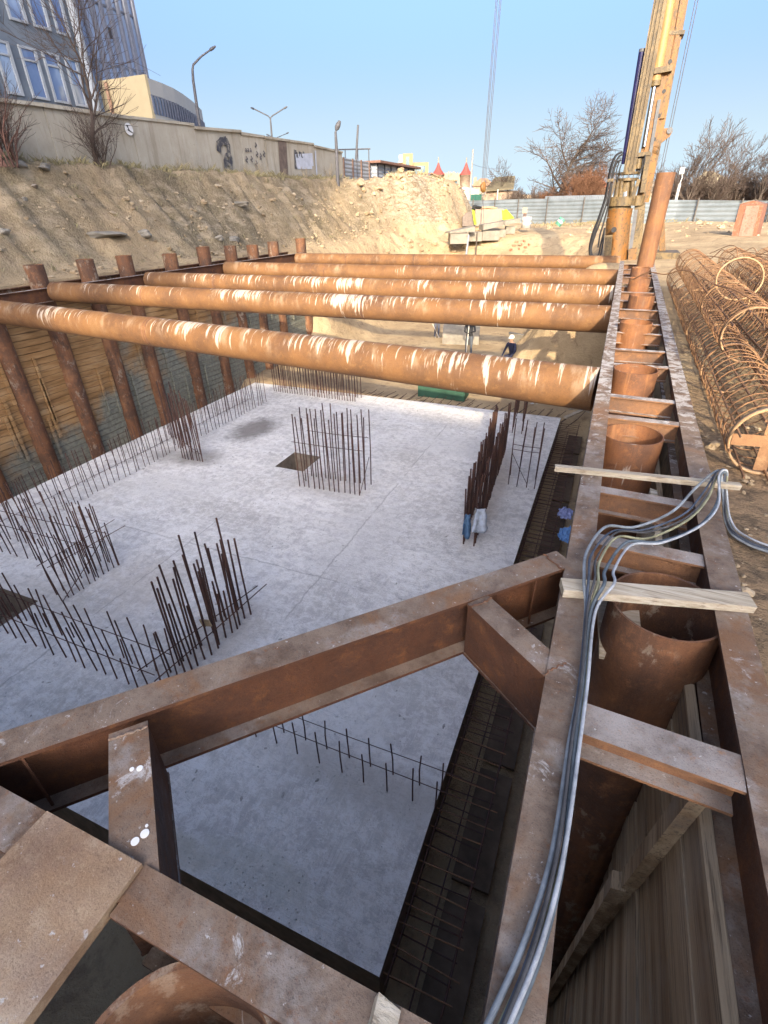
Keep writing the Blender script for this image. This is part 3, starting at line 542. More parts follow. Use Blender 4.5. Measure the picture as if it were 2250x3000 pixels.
for k, (c, lab) in enumerate(cc):
    r_ = random.Random(k); ph = r_.uniform(0, 6); P = []
    for i, p in enumerate(base):
        sp = 1 + (2.2 if 7 <= i <= 12 else 0); tw = math.sin(i * .55 + ph) * .009 + r_.uniform(-.004, .004)
        P.append((p[0] + offs[k][0] * sp * .8 + tw, p[1] - offs[k][0] * sp * (1.0 if 8 <= i <= 13 else .1) + (offs[k][0] * .8 if i > 14 else 0), p[2] + offs[k][2] + (abs(math.sin(ph + i)) * .015 if 7 <= i <= 13 else 0)))
    mb = MB(); mb.tube(smooth(P, 8), (.0085, .0065, .0075, .009, .006, .007)[k], 10); o = mb.build('power_cable', plain('cable_sheath_' + str(k), tuple(x * .6 + .03 for x in c), .85, .45, 9, 0, .25)); tag(o, lab, 'cable', 'bundle of cables over the right wales')
# ------------------------------------------------------------------ rebar cages heaped on the right
GCg = 'rebar cages heaped beside the outer wale'
def cage_meshes(R, L, seed):
    r_ = random.Random(seed); out = []
    mb = MB(); pts = []; turns = int(L / .20); nn = 22; ph = 0
    for i in range(turns * nn + 1):
        t = i / nn; k = 1 + .02 * math.sin(t * 1.7 + seed); dy_ = .03 * math.sin(t * .9 + seed) + .02 * math.sin(t * 2.3)
        a = 2 * PI * t; pts.append(((R + .012) * k * math.cos(a), min(L, max(0, t * .20 + dy_)), (R + .012) * k * math.sin(a)))
    mb.tube(pts, .0062, 4); out.append(('spiral', mb.mesh('spiral')))
    nb = 9
    for i in range(nb):
        a = 2 * PI * i / nb + seed; mb = MB(); b0 = -r_.uniform(.02, .25); b1 = L + r_.uniform(0, .3)
        mb.tube([((R - .008) * math.cos(a) + .012 * math.sin(y * 1.3 + i), y, (R - .008) * math.sin(a) + .01 * math.cos(y * 1.1 + i)) for y in np.linspace(b0, b1, 9)], .0095, 5); out.append(('long_bar', mb.mesh('long_bar')))
    for i in range(int(L / 2) + 1):
        y = .05 + i * (L - .1) / int(L / 2); mb = MB(); r1, r2 = R + .012, R - .004; m_ = 36
        vs = [(r * math.cos(2 * PI * k / m_), y + s * .032, r * math.sin(2 * PI * k / m_)) for s in (-1, 1) for r in (r1, r2) for k in range(m_)]
        fs = []
        for k in range(m_):
            q_ = (k + 1) % m_; fs += [(k, q_, 2 * m_ + q_, 2 * m_ + k), (m_ + q_, m_ + k, 3 * m_ + k, 3 * m_ + q_), (q_, k, m_ + k, m_ + q_), (2 * m_ + k, 2 * m_ + q_, 3 * m_ + q_, 3 * m_ + k)]
        mb.add(vs, fs, True); out.append(('stiffener_ring', mb.mesh('stiffener_ring')))
    return out
CM = [cage_meshes(.27, 11.5, 1), cage_meshes(.28, 9.0, 2), cage_meshes(.27, 10.5, 3)]
for ms in CM:
    for q_, m_ in ms: m_.materials.append(M['ring'] if 'ring' in q_ else M['cage'])
def cage(x, y, z, v, rz, rx, roll, lab):
    e = empty('rebar_cage', (x, y, z), lab, 'rebar cage', GCg); e.rotation_euler = (rx, roll, rz)
    for nm, m_ in CM[v]:
        o = bpy.data.objects.new(nm, m_); COL.objects.link(o); o.parent = e
    return e
c0 = cage(1.37, 4.55, .06, 0, -.012, 0, .3, 'rebar cage with crossed flat bars in its near end ring')
for a in (.35, .35 + PI / 2):
    mb = MB(); mb.bar((-.255 * math.cos(a), .045 + .012 * (a > 1), -.255 * math.sin(a)), (.255 * math.cos(a), .045 + .012 * (a > 1), .255 * math.sin(a)), .095, .008, up=(0, 1, 0)); mb.build('flat_bar', M['plate'] if 0 else M['cage'], c0)
lay = [(1.98, 5.0, .06, 2, -.012, 'rebar cage on the ground, second from the outer wale'), (2.60, 4.7, .07, 0, -.015, 'rebar cage on the ground, third from the outer wale'), (3.22, 5.3, .08, 1, -.02, 'rebar cage on the ground, fourth from the outer wale'),
       (3.9, 7.3, .10, 2, -.03, 'rebar cage on the ground, fifth from the outer wale'), (4.6, 8.2, .12, 0, -.05, 'rebar cage on the ground, sixth from the outer wale'), (5.35, 9.5, .14, 2, -.07, 'rebar cage on the ground, second from the far edge of the heap'), (6.2, 11.0, .15, 0, -.10, 'outermost rebar cage, at the far edge of the heap')]
top = [(1.48, 6.7, .46, 1, -.02, 'upper rebar cage with an open ring end next to the outer wale'), (2.24, 6.3, .50, 2, -.035, 'upper rebar cage with a bright flat ring, second from the wale'), (2.95, 8.0, .52, 1, -.05, 'upper rebar cage, third from the wale'), (3.75, 9.2, .54, 2, -.06, 'upper rebar cage, fourth from the wale'), (4.7, 10.2, .56, 1, -.10, 'upper rebar cage farthest from the wale')]
for k, (x, y, z, v, rz, lab) in enumerate(lay + top): cage(x, y, z, v, rz + random.uniform(-.02, .02), random.uniform(-.012, .012) if k > 6 else 0, .7 * k, lab)
r_ = random.Random(91)
for k in range(22):
    x = r_.uniform(1.25, 4.2); y = r_.uniform(5.2, 15); L_ = r_.uniform(1.2, 3.6); a = r_.gauss(1.35, .35); z = .42 + .32 * r_.random() + .05 * (y > 6.5); P = []; c = r_.uniform(-.5, .5)
    for t in np.linspace(0, 1, 9): P.append((x + math.cos(a + c * t) * L_ * t, y + math.sin(a + c * t) * L_ * t, z + .18 * math.sin(t * PI * r_.uniform(.7, 1.3)) * r_.uniform(.3, 1)))
    mb = MB(); mb.tube(smooth(P, 4), .008, 5); o = mb.build('loose_rod', M['cage']); tag(o, 'thin bent loose rod tangled over the heap of rebar cages', 'loose rod', 'loose rods tangled over the rebar cages')
for k, (x, y, z, R_, tx, lab) in enumerate(((1.9, 6.2, .50, .30, .5, 'loose steel hoop leaning on the upper cage nearest the wale'), (2.35, 7.4, .82, .30, .9, 'loose steel hoop lying tilted on the second upper cage'), (1.6, 9.0, .78, .28, .4, 'loose steel hoop over the middle of the nearest upper cage'), (3.0, 8.6, .8, .3, .7, 'loose steel hoop on the third upper cage'))):
    mb = MB(); mb.tube([(R_ * math.cos(t), R_ * math.sin(t) * math.sin(tx), R_ * math.sin(t) * math.cos(tx)) for t in np.linspace(0, 2 * PI, 33)[:-1]], .012, 6, closed=True); o = mb.build('steel_hoop', M['ring'], None, (x, y, z)); tag(o, lab, 'hoop', 'loose hoops on the rebar cages')
# ------------------------------------------------------------------ starter bars standing out of the slab
def vtop(b, tx, ty): return dy(tx, ty, b[1])[2] - ZS
def rods(name, label, cat, pts, H, r=.0125, ties=(), lean=.02, hj=.08, seed=1, group='starter bars standing in the slab', dup=0):
    r_ = random.Random(seed); e = empty(name, pts[0], label, cat, group); o0 = Vector(pts[0])
    for p in pts:
        p = Vector(p); h = H + r_.uniform(-hj, hj) - (H * .35 if r_.random() < dup else 0); q_ = p + Vector((r_.gauss(0, lean) * h, r_.gauss(0, lean) * h, h))
        mb = MB(); mb.tube([p - o0 - Vector((0, 0, .05)), (p + q_) / 2 - o0 + Vector((r_.gauss(0, .006), r_.gauss(0, .006), 0)), q_ - o0], r, 6); mb.build('rod', M['rebar'], e)
    for a, b in ties:
        mb = MB(); mb.tube([Vector(a) - o0, (Vector(a) + Vector(b)) / 2 - o0 - Vector((0, 0, .015)), Vector(b) - o0], r * .6, 5); mb.build('tie_bar', M['rebar'], e)
    return e
def line(a, b, n, j=.015, seed=0):
    r_ = random.Random(seed); a = Vector(a); b = Vector(b); return [a + (b - a) * (i / (n - 1)) + Vector((r_.uniform(-j, j), r_.uniform(-j, j), 0)) for i in range(n)]
def S(x, y): return Vector(dz(x, y, ZS))
def up_(p, h): return Vector(p) + Vector((0, 0, h))
# far-wall side row
a, b = S(216, 1060), S(576, 868); a = a + (a - b) * .30
rods('starter_bar_row', 'long row of thin starter bars along the far slab edge', 'starter bars', line(a, b, 58, .03, 1), 1.25, .0105, [], .03, .1, 2)
a2, b2 = a + Vector((-.85, 0, 0)), b + Vector((-.75, 0, 0))
rods('starter_bar_row', 'outer row of low starter bars hugging the board wall', 'starter bars', line(a2, b2, 40, .05, 3), .75, .0095, [(a2 + Vector((0, 0, .05)), b2 + Vector((0, 0, .05)))], .05, .1, 4)
# cluster left
p = S(437, 998); h = vtop(p, 412, 870)
rods('starter_bar_cage', 'tight cluster of starter bars before the far row, beside a dark stain', 'starter bars', line(S(437, 998), S(395, 990), 8, .02, 5) + line(S(433, 984), S(378, 962), 8, .03, 6) + line(S(415, 965), S(365, 940), 7, .03, 7), h, .0145, [(up_(S(437, 998), .25), up_(S(400, 985), .5))], .02, .1, 8)
# centre cage
p = S(648, 1050); h = vtop(p, 633, 893)
A_, B_ = S(648, 1050), S(778, 1070); dA = Vector((0, .62, 0))
rods('starter_bar_cage', 'square block of starter bars in the slab centre behind the square pit hole', 'starter bars', line(A_, B_, 13, .02, 9) + line(A_ + dA, B_ + dA, 13, .02, 10) + [A_ + dA * .5, B_ + dA * .5], h, .0145, [(up_(A_, .62 * h) - Vector((.1, 0, 0)), up_(B_, .62 * h) + Vector((.12, 0, 0))), (up_(A_ + dA, .66 * h), up_(B_ + dA, .66 * h)), (up_(B_, .05), up_(B_ + dA, .8))], .014, .12, 11)
# right wall rows
p = S(1001, 1175); h = vtop(p, 1012, 1048)
A_, B_ = S(1001, 1175), S(1066, 972); C_2, D_2 = S(1024, 1180), S(1092, 972)
rods('starter_bar_wall', 'dense double row of starter bars near the right slab edge, cloths hung on it', 'starter bars', line(A_, B_, 46, .012, 12) + line(C_2, D_2, 46, .012, 13), h, .0165, [(up_(A_, .7 * h), up_(B_, .7 * h)), (up_(C_2, .7 * h), up_(D_2, .7 * h)), (up_(A_, .35 * h), up_(B_, .35 * h))], .014, .1, 14)
# pair group by the right edge
bs = [S(1098, 1046), S(1116, 1051), S(1137, 1053), S(1154, 1056)]; h = vtop(bs[2], 1152, 925)
rods('starter_bar_row', 'sparse ladder of starter bars between the dense double row and the slab edge', 'starter bars', bs + [q_ + Vector((-.05, .55, 0)) for q_ in bs], h, .0135, [(up_(bs[0], .62 * h), up_(bs[3], .62 * h)), (up_(bs[0], .7 * h), up_(bs[3], .7 * h)), (up_(bs[0], .9), up_(bs[2], .1))], .015, .06, 15)
a, b = S(1107, 935), S(1122, 868); h = 1.45
rods('starter_bar_cage', 'cluster of starter bars at the far right slab corner under the nearest strut', 'starter bars', line(a, b, 13, .03, 16) + line(a + Vector((.28, 0, 0)), b + Vector((.28, 0, 0)), 12, .03, 17), h, .0145, [], .02, .1, 18)
# far dense row
a, b = S(592, 845), S(768, 868)
rods('starter_bar_wall', 'dense dark row of starter bars at the far slab edge under the nearest strut', 'starter bars', line(a, b, 34, .02, 19) + line(a + Vector((0, .5, 0)), b + Vector((0, .5, 0)), 30, .02, 20), 1.75, .0145, [(up_(a, 1.2), up_(b, 1.2))], .012, .12, 21)
# left L-shaped group
a, b = S(-25, 1152), S(255, 1222); c = S(135, 1300); hh = vtop(S(267, 1224), 215, 1090)
rods('starter_bar_wall', 'angled group of starter bars at the left picture edge, thick cluster at its corner', 'starter bars', line(a, b, 17, .03, 22) + line(a + Vector((.1, -.42, 0)), b + Vector((-.1, -.42, 0)), 16, .03, 23) + line(b, c, 12, .03, 24) + line(b + Vector((-.3, 0, 0)), c + Vector((-.3, .1, 0)), 9, .03, 25),
     hh, .0125, [(up_(a, .75), up_(b, .8)), (up_(a + Vector((0, -.42, 0)), .8), up_(b + Vector((.1, -.42, 0)), .75)), (up_(c, .8), up_(b + Vector((.2, .3, 0)), .85)), (up_(c + Vector((-.3, 0, 0)), .75), up_(b + Vector((-.2, .4, 0)), .85)), (up_(c, .0), up_(b, .8))], .03, .12, 26, dup=.3)
a, b = S(-20, 1355), S(352, 1508); c = S(540, 1328); d_ = S(405, 1462); hh = vtop(S(540, 1328), 492, 1148)
rods('starter_bar_row', 'low double row of starter bars ahead of the square slab hole, running to the brace', 'starter bars', line(a, b, 18, .03, 27) + line(a + Vector((0, .36, 0)), b + Vector((0, .36, 0)), 18, .03, 28), .98, .013, [(up_(a, .5), up_(b, .5)), (up_(a + Vector((0, .36, 0)), .55), up_(b + Vector((0, .36, 0)), .55))], .03, .1, 29, dup=.25)
rods('starter_bar_cage', 'tall thick bundle of starter bars rising just behind the diagonal brace', 'starter bars', line(d_, c, 13, .03, 30) + line(d_ + Vector((-.28, .0, 0)), c + Vector((-.28, 0, 0)), 13, .03, 31) + line(c + Vector((-.2, .1, 0)), c + Vector((-.55, -.5, 0)), 7, .04, 32), hh, .0165,
     [(up_(d_ - Vector((.35, .5, 0)), .5), up_(c + Vector((.12, .2, 0)), .55)), (up_(d_ - Vector((.05, .5, 0)), .42), up_(c + Vector((.2, .35, 0)), .5))], .02, .3, 33, dup=.2)
# front right ladder
def J(x, y): return S((700 + x / 2.074) / 1.3563, (1900 + y / 2.074) / 1.3563)
r1 = [J(*q_) for q_ in ((1190, 980), (1055, 925), (900, 865), (757, 810), (628, 752), (490, 695), (355, 640), (230, 575), (105, 535))]; r2 = [J(*q_) for q_ in ((1225, 875), (1098, 830), (937, 765), (800, 715), (672, 663), (535, 610), (405, 555), (275, 510))]
rods('starter_bar_row', 'two thin rows of starter bars below the diagonal brace, tied by two long rods', 'starter bars', r1 + r2, .62, .0095, [(up_(r1[0], .44) + Vector((.3, 0, 0)), up_(r1[-1], .44) - Vector((.5, 0, 0))), (up_(r2[0], .46) + Vector((.25, 0, 0)), up_(r2[-1], .46) - Vector((.6, 0, 0)))], .02, .04, 34)
# ------------------------------------------------------------------ rods out of the slab side over the trench
e = empty('edge_mesh', (XR, YN, ZS), 'ladder of horizontal rods sticking out of the slab over the dark right trench', 'edge rods'); o0 = Vector((XR, YN, ZS)); r_ = random.Random(5); y = YN + .08; k = 0
while y < YF - .1 and k < 96:
    mb = MB(); z = -.13 + r_.uniform(-.012, .012); L_ = .66 + r_.uniform(-.05, .06); s_ = r_.uniform(-.03, .03)
    mb.tube([(-.02, y - YN, z), (L_ * .5, y - YN + s_ * .5, z - .006), (L_, y - YN + s_, z - .012)], .0085, 6); mb.build('rod', M['cage'] if k < 14 else M['rebar'], e); y += (.205 if y < 6.5 else .17) + r_.uniform(-.03, .03); k += 1
mb = MB(); 
for yy in np.arange(YN + .15, YF, .19):
    z2 = -.45 + r_.uniform(-.02, .02); mb.tube([(-.02, yy - YN, z2), (.64, yy - YN + r_.uniform(-.03, .03), z2)], .008, 5)
for xx, zz in ((.06, -.12), (.62, -.14), (.60, -.46), (.3, -.47)): mb.tube([(xx, .0, zz), (xx, (YF - YN) / 2, zz - .01), (xx, YF - YN, zz)], .009, 5)
o = mb.build('rear_mesh', M['rebar'], e); o['kind'] = 'stuff'
M['forms'] = plain('dirty_form_boards', (.115, .082, .055), .95, .4, 3)  # plain dark brown for the boards low in the trench
mb = MB(); mb.b2((XR + .10, YN - .1, FLOOR + .02), (XR + .16, YF, -4.75)); 
for q_ in range(9): y = YN + q_ * 1.75; mb.b2((XR + .165, y, FLOOR + .03), (XR + .22, y + 1.6, -4.95 - .03 * (q_ % 2)))
mb.build('form_board', M['forms'], e)
mb = MB()
for q_ in range(10):
    y = YN - .3 + q_ * 1.65; mb.b2((XR + .35, y, FLOOR + .06), (XR + .80, y + 1.5, FLOOR + .11))
o = mb.build('trench_boards', M['forms']); tag(o, 'dark boards along the bottom of the right trench', 'boards')
e = empty('edge_mesh', (-6, YF, ZS), 'rods sticking out of the far slab face over the sunlit pit floor', 'edge rods'); r_ = random.Random(6)
for k in range(52):
    x = -2.9 + k * .165 + r_.uniform(-.04, .04); mb = MB(); dz_ = -.16 if k % 2 else -.34; L_ = r_.uniform(.75, 1.15); mb.tube([(x, -.03, dz_), (x + L_ * .18, L_ * .5, dz_ + .03), (x + L_ * .38, L_, dz_ + .08 + r_.uniform(-.05, .1))], .0115, 5); mb.build('rod', M['rebar'], e)
# cloths
def cloth(name, c, w_, h_, col, lab, rot, seed, drop=1):
    r_ = random.Random(seed); mb = MB(); m_ = 9; vs = []
    for i in range(m_):
        for j in range(m_):
            u, v = i / (m_ - 1) - .5, j / (m_ - 1); wv = .05 * math.sin(u * 9 + seed) * (v + .2) + .02 * r_.uniform(-1, 1)
            lx_ = u * w_ * (1 - .45 * (1 - v) * drop) + .02 * r_.uniform(-1, 1); vs.append((c[0] + lx_ * math.cos(rot) - wv * math.sin(rot), c[1] + lx_ * math.sin(rot) + wv * math.cos(rot), c[2] - v * h_ * (1 - .5 * abs(u) * r_.random())))
    mb.add(vs, [(i * m_ + j, (i + 1) * m_ + j, (i + 1) * m_ + j + 1, i * m_ + j + 1) for i in range(m_ - 1) for j in range(m_ - 1)], True)
    o = mb.build(name, plain(name + '_fabric_' + str(seed), col, .9, .3, 8)); md = o.modifiers.new('thick', 'SOLIDIFY'); md.thickness = .006; return tag(o, lab, 'cloth', 'cloths left on the rebar')
q_ = S(1010, 1178); cloth('cloth', (q_[0] + .22, q_[1] - .03, ZS + .98), .36, .62, (.5, .56, .66), 'pale cloth hung over the near end of the dense double row', .5, 2); cloth('cloth', (q_[0] - .05, q_[1] - .03, ZS + .78), .2, .6, (.10, .19, .32), 'blue cloth hung at the left of the dense double row', .3, 3)
def crumple(name, c, w_, h_, mat, lab, seed, amp, cat='cloth', group=None, m_=16):
    a = rng.random((4, 4)); gx_, gy_ = np.meshgrid(np.linspace(0, 1, m_), np.linspace(0, 1, m_), indexing='ij'); H_ = np.abs(fbm(gx_ * 4 + seed * 3, gy_ * 4 + seed, 5, .7)) * amp * 4; ex = fbm(gx_ * 3 + seed, gy_ * 3, 3) * .6; mb = MB()
    vs = [(c[0] + (gx_[i, j] - .5 + .35 * ex[i, j]) * w_, c[1] + (gy_[i, j] - .5 - .35 * ex[j, i]) * h_, c[2] + H_[i, j]) for i in range(m_) for j in range(m_)]
    mb.add(vs, [(i * m_ + j, (i + 1) * m_ + j, (i + 1) * m_ + j + 1, i * m_ + j + 1) for i in range(m_ - 1) for j in range(m_ - 1) if not (i + j < 3 or i + j > 2 * m_ - 6 or (i < 3 and j > m_ - 4))], False)
    o = mb.build(name, mat); o.modifiers.new('thick', 'SOLIDIFY').thickness = .006; return tag(o, lab, cat, group)
for k, (x, y, c, w_, lab) in enumerate(((1224, 1105, (.30, .34, .55), (.34, .5), 'violet blue cloth lying on the trench rods'), (1226, 1150, (.17, .33, .60), (.34, .62), 'bright blue cloth crumpled on the trench rods under the wale'))):
    q_ = dz(x, y, -4.55); crumple('cloth', (q_[0] - .02, q_[1], -4.62), w_[0], w_[1], plain('trench_cloth_' + str(k), c, .85, .3, 9), lab, k + 2, .09, 'cloth', 'cloths left on the rebar')
q_ = dz(468, 1316, -4.5); q_ = S(458, 1400); mb = MB(); mb.bar((q_[0] - .02, q_[1] - .06, ZS + .62), (q_[0] + .2, q_[1] - .08, ZS + .70), .02, .12); o = mb.build('cardboard_scrap', plain('cardboard', (.36, .27, .16), .9)); tag(o, 'small cardboard scrap stuck in the thick bar bundle', 'cardboard')
# ------------------------------------------------------------------ unseen buildings added behind the camera to shade the foreground
n = N('pale_render_facade', .9); col = n.ramp(n.noise(.3, 5, .6), [(.3, (.42, .40, .36)), (.7, (.52, .50, .46))]); n.col(col); M['facade'] = n.m
def block(name, x0, x1, y0, h, lab, piv, rz):
    e = empty(name, (piv[0], piv[1], -.3), lab, 'building', None, rz); a, b = (x0, y0), (x1, 0)
    mb = MB(); mb.b2((a[0], a[1], 0), (b[0], b[1], h + .3)); o = mb.build('wall', M['facade'], e)
    rb = MB(); rb.b2((a[0] - .3, a[1] - .3, h + .3), (b[0] + .3, b[1] + .3, h + .45)); rb.build('roof', M['conc'], e)
    wb = MB()
    for f in range(int((h - 2) / 3)):
        for x in np.arange(a[0] + 2, b[0] - 2, 4): wb.b2((x, b[1] - .02, 1.3 + f * 3), (x + 1.6, b[1] + .03, 2.9 + f * 3))
    q_ = wb.build('glazing', plain(name + '_panes', (.05, .06, .07), .2, .2), e); q_['kind'] = 'stuff'
T20 = math.tan(SUN_EL); sx_, sy_ = math.sin(SUN_AZ), math.cos(SUN_AZ); LB = 120.0
block('apartment_block', -12.5, 26, -14, 60 * T20, 'long pale block added unseen behind the viewer to shade the foreground', (60 * sx_, 3.7 - 60 * sy_), math.atan(-.12))
block('apartment_tower', -29, 0, -16, 70, 'taller pale block added unseen beside the long one to shade the bank', (-11.5 + LB * sx_, 9 - LB * sy_), 0)
# ------------------------------------------------------------------ upright planes at a surveyed distance
K = 1659 / 2250.0
class Pl:                                        # vertical plane through one surveyed point, facing the viewer, turned by rot
    def __init__(s, x, y, r, rot=0, o=(0, 0), k=1.0):
        s.o, s.k = o, k; X, Y = s.c(x, y); p = dr(X, Y, r); s.p = Vector(p); a = math.atan2(p[1], p[0]) + rot
        s.n = Vector((math.cos(a), math.sin(a), 0)); s.rt = Vector((math.sin(a), -math.cos(a), 0)); s.mpp = r / CAM_F / 2250 / k / max(.2, abs(float(np.dot(_f, [math.cos(a - rot), math.sin(a - rot), 0])))) * 1.0
        d = ray(X, Y); s.mpp = float(np.linalg.norm(d)) and (r / math.hypot(d[0], d[1])) / (2250 * CAM_F) / k
    def c(s, x, y): return ((s.o[0] + x / s.k) * K, (s.o[1] + y / s.k) * K)
    def at(s, x, y, off=0):
        X, Y = s.c(x, y); d = Vector(ray(X, Y)); e = Vector(EYE); p0 = s.p + s.n * off; t = (p0 - e).dot(s.n) / d.dot(s.n); return e + d * t
    def on(s, x, y, off=0): return s.at(x, y) + s.n * off
    def prism(s, mb, pts, depth, off=0, down=None):
        f = [s.at(*p) + s.n * off for p in pts]; b = [v + s.n * depth for v in f]; n_ = len(f)
        mb.add(f + b, [tuple(range(n_)), tuple(range(2 * n_ - 1, n_ - 1, -1))] + [(i, n_ + i, n_ + (i + 1) % n_, (i + 1) % n_) for i in range(n_)])
    def rect(s, mb, x0, y0, x1, y1, depth, off=0): # upright rectangle from its px left, right, top and bottom
        a = s.at(x0, y1); b = s.at(x1, y1); zt = s.at((x0 + x1) / 2, y0).z; zb = (a.z + b.z) / 2
        f = [Vector((a.x, a.y, zb)), Vector((b.x, b.y, zb)), Vector((b.x, b.y, zt)), Vector((a.x, a.y, zt))]; f = [v + s.n * off for v in f]; q = [v + s.n * depth for v in f]
        mb.add(f + q, [(0, 1, 2, 3), (7, 6, 5, 4), (0, 4, 5, 1), (1, 5, 6, 2), (2, 6, 7, 3), (3, 7, 4, 0)])
def one(name, mat, fn, parent=None, label=None, cat=None, group=None):
    mb = MB(); fn(mb); o = mb.build(name, mat, parent); return tag(o, label, cat, group) if label else o
sp = lambda x, y: (x * K, y * K)
# ------------------------------------------------------------------ concrete wall on the terrace
n = N('stained_wall_concrete', .95, 0, .15)
st = n.noise(1, 6, .7, st=(2.4, 2.4, .22)); A = n.noise(.5, 6, .65); C_ = n.noise(8, 6, .7)
col = n.ramp(A, [(.3, (.30, .27, .215)), (.5, (.375, .345, .285)), (.7, (.44, .41, .35))]); col = n.mix(n.math('MULTIPLY', n.step(st, .5, .66), .6), col, (.24, .205, .155)); col = n.mix(n.math('MULTIPLY', n.step(st, .46, .3), .4), col, (.52, .50, .46))
col = n.mix(n.math('MULTIPLY', n.step(C_, .58, .72), .45), col, (.18, .16, .12)); n.col(col); n.bump(n.math('ADD', C_, A), .5, .03); M['wall'] = n.m
WX = -20.0
wx = [-130, 125, 378, 566, 703, 773, 916, 1002]; wt = [(283, 313), (313, 349), (349, 370), (377, 389), (394, 405), (406, 425), (430, 449)]; wb_ = 560
wall = empty('concrete_wall', (WX, 20, 3.3), 'long stained concrete wall with graffiti on top of the earth bank', 'wall'); wo = Vector((WX, 20, 3.3))
for k in range(7):
    mb = MB(); a0, a1 = dx(*sp(wx[k], wt[k][0]), WX), dx(*sp(wx[k + 1], wt[k][1]), WX); bz = 2.9; th = .26 + .05 * (k % 2)
    pts = [(a0[1] + .012, bz), (a1[1] - .012, bz), (a1[1] - .012, a1[2]), (a0[1] + .012, a0[2])]
    mb.add([(-o_, y - 20, z - 3.3) for o_ in (-.02 * (k % 3), th) for y, z in pts], [(0, 1, 2, 3), (7, 6, 5, 4), (0, 4, 5, 1), (1, 5, 6, 2), (2, 6, 7, 3), (3, 7, 4, 0)]); p_ = mb.build('wall_panel', M['wall'], wall)
    mb = MB(); mb.bar((-.1, a0[1] - 20 + .02, a0[2] - 3.3 + .05), (-.1, a1[1] - 20 - .02, a1[2] - 3.3 + .05), .42 + .04 * (k % 2), .11, jit=.015); mb.build('coping', M['wall'], p_)
n = N('black_spray_paint', .85); n.col(n.mix(n.step(n.noise(3.5, 6, .75), .46, .66), (.05, .052, .065), (.27, .25, .21))); M['paint'] = n.m; M['paint2'] = plain('faded_spray_paint', (.12, .11, .11), .9, .3, 5, 0, 0); M['ltpaint'] = plain('faded_blue_white_paint', (.42, .45, .52), .9, .2, 3, 0, 0)
def stroke(mb, pts, w_):                          # painted line on the wall face, survey px of the second sheet
    P = [Vector(dx((600 + x / 2.37) * K, (100 + y / 2.37) * K, WX + .075)) - wo for x, y in pts]
    for a, b in zip(P, P[1:]):
        d = (b - a).normalized(); s_ = Vector((0, d.z, -d.y)) * w_ / 2; e = d * w_ * .3
        mb.add([v + Vector((random.uniform(0, .003), 0, 0)) for v in (a - e + s_, a - e - s_, b + e - s_, b + e + s_)], [(0, 1, 2, 3)])
mb = MB(); stroke(mb, [(98, 800), (97, 765), (115, 745), (145, 738)], .34); stroke(mb, [(150, 742), (163, 775), (166, 830)], .32); stroke(mb, [(166, 830), (148, 845), (140, 880), (142, 925), (150, 940)], .2); stroke(mb, [(170, 825), (180, 860), (186, 945)], .26); stroke(mb, [(145, 900), (165, 890)], .25); mb.build('graffiti', M['paint'], wall)
mb = MB(); 
for x in (285, 300, 318): stroke(mb, [(x, 795), (x + 5, 812), (x - 2, 812)], .09)
for x, y in ((360, 815), (385, 830), (408, 812), (288, 850), (322, 848), (355, 880)): stroke(mb, [(x, y), (x + 9, y + 16), (x - 3, y + 25), (x + 8, y + 38)], .08)
stroke(mb, [(352, 755), (360, 770), (350, 785)], .08); mb.build('graffiti', M['paint2'], wall)
mb = MB(); stroke(mb, [(632, 925), (628, 815)], .28)
for x, q_ in ((640, 0), (655, 1), (668, 0), (682, 1)): stroke(mb, [(x - 3, 858), (x, 825), (x + 6, 856)] if q_ == 0 else [(x, 824), (x + 6, 824), (x + 1, 858)], .13)
mb.build('graffiti', M['paint'], wall)
mb = MB(); stroke(mb, [(645, 880), (740, 872)], .7); stroke(mb, [(650, 905), (735, 905)], .5); mb.build('faded_patch', M['ltpaint'], wall)
mb = MB(); stroke(mb, [(540, 775), (553, 1000)], .9); mb.build('rusty_infill', plain('rusty_infill_sheet', (.13, .10, .085), .9, .35, 3), wall)  # flat dark brown strip stands for the recess between panels
mb = MB(); stroke(mb, [(768, 815), (772, 900), (782, 1015)], .16); mb.build('whitewashed_post', M['ltpaint'], wall)
P = Vector(dx((893 / 2.37) * K, (897 / 2.37) * K, WX + .08)); e = empty('round_sign', P, 'small round white sign with a dark symbol on the concrete wall', 'sign')
mb = MB(); nn = 28; R_ = .21; mb.add([(x, R_ * math.cos(2 * PI * k / nn), R_ * math.sin(2 * PI * k / nn)) for x in (0, .03) for k in range(nn)], [tuple(range(nn)), tuple(range(nn, 2 * nn))] + [(k, (k + 1) % nn, nn + (k + 1) % nn, nn + k) for k in range(nn)]); mb.build('disc', plain('white_enamel', (.72, .72, .72), .5, .08), e)
mb = MB(); mb.box((.034, .03, -.07), (.006, .26, .05), Matrix.Rotation(-.35, 3, 'X')); mb.box((.034, -.04, .03), (.006, .04, .2), Matrix.Rotation(.5, 3, 'X')); mb.box((.034, -.07, .11), (.006, .09, .05)); mb.build('symbol', M['paint'], e)
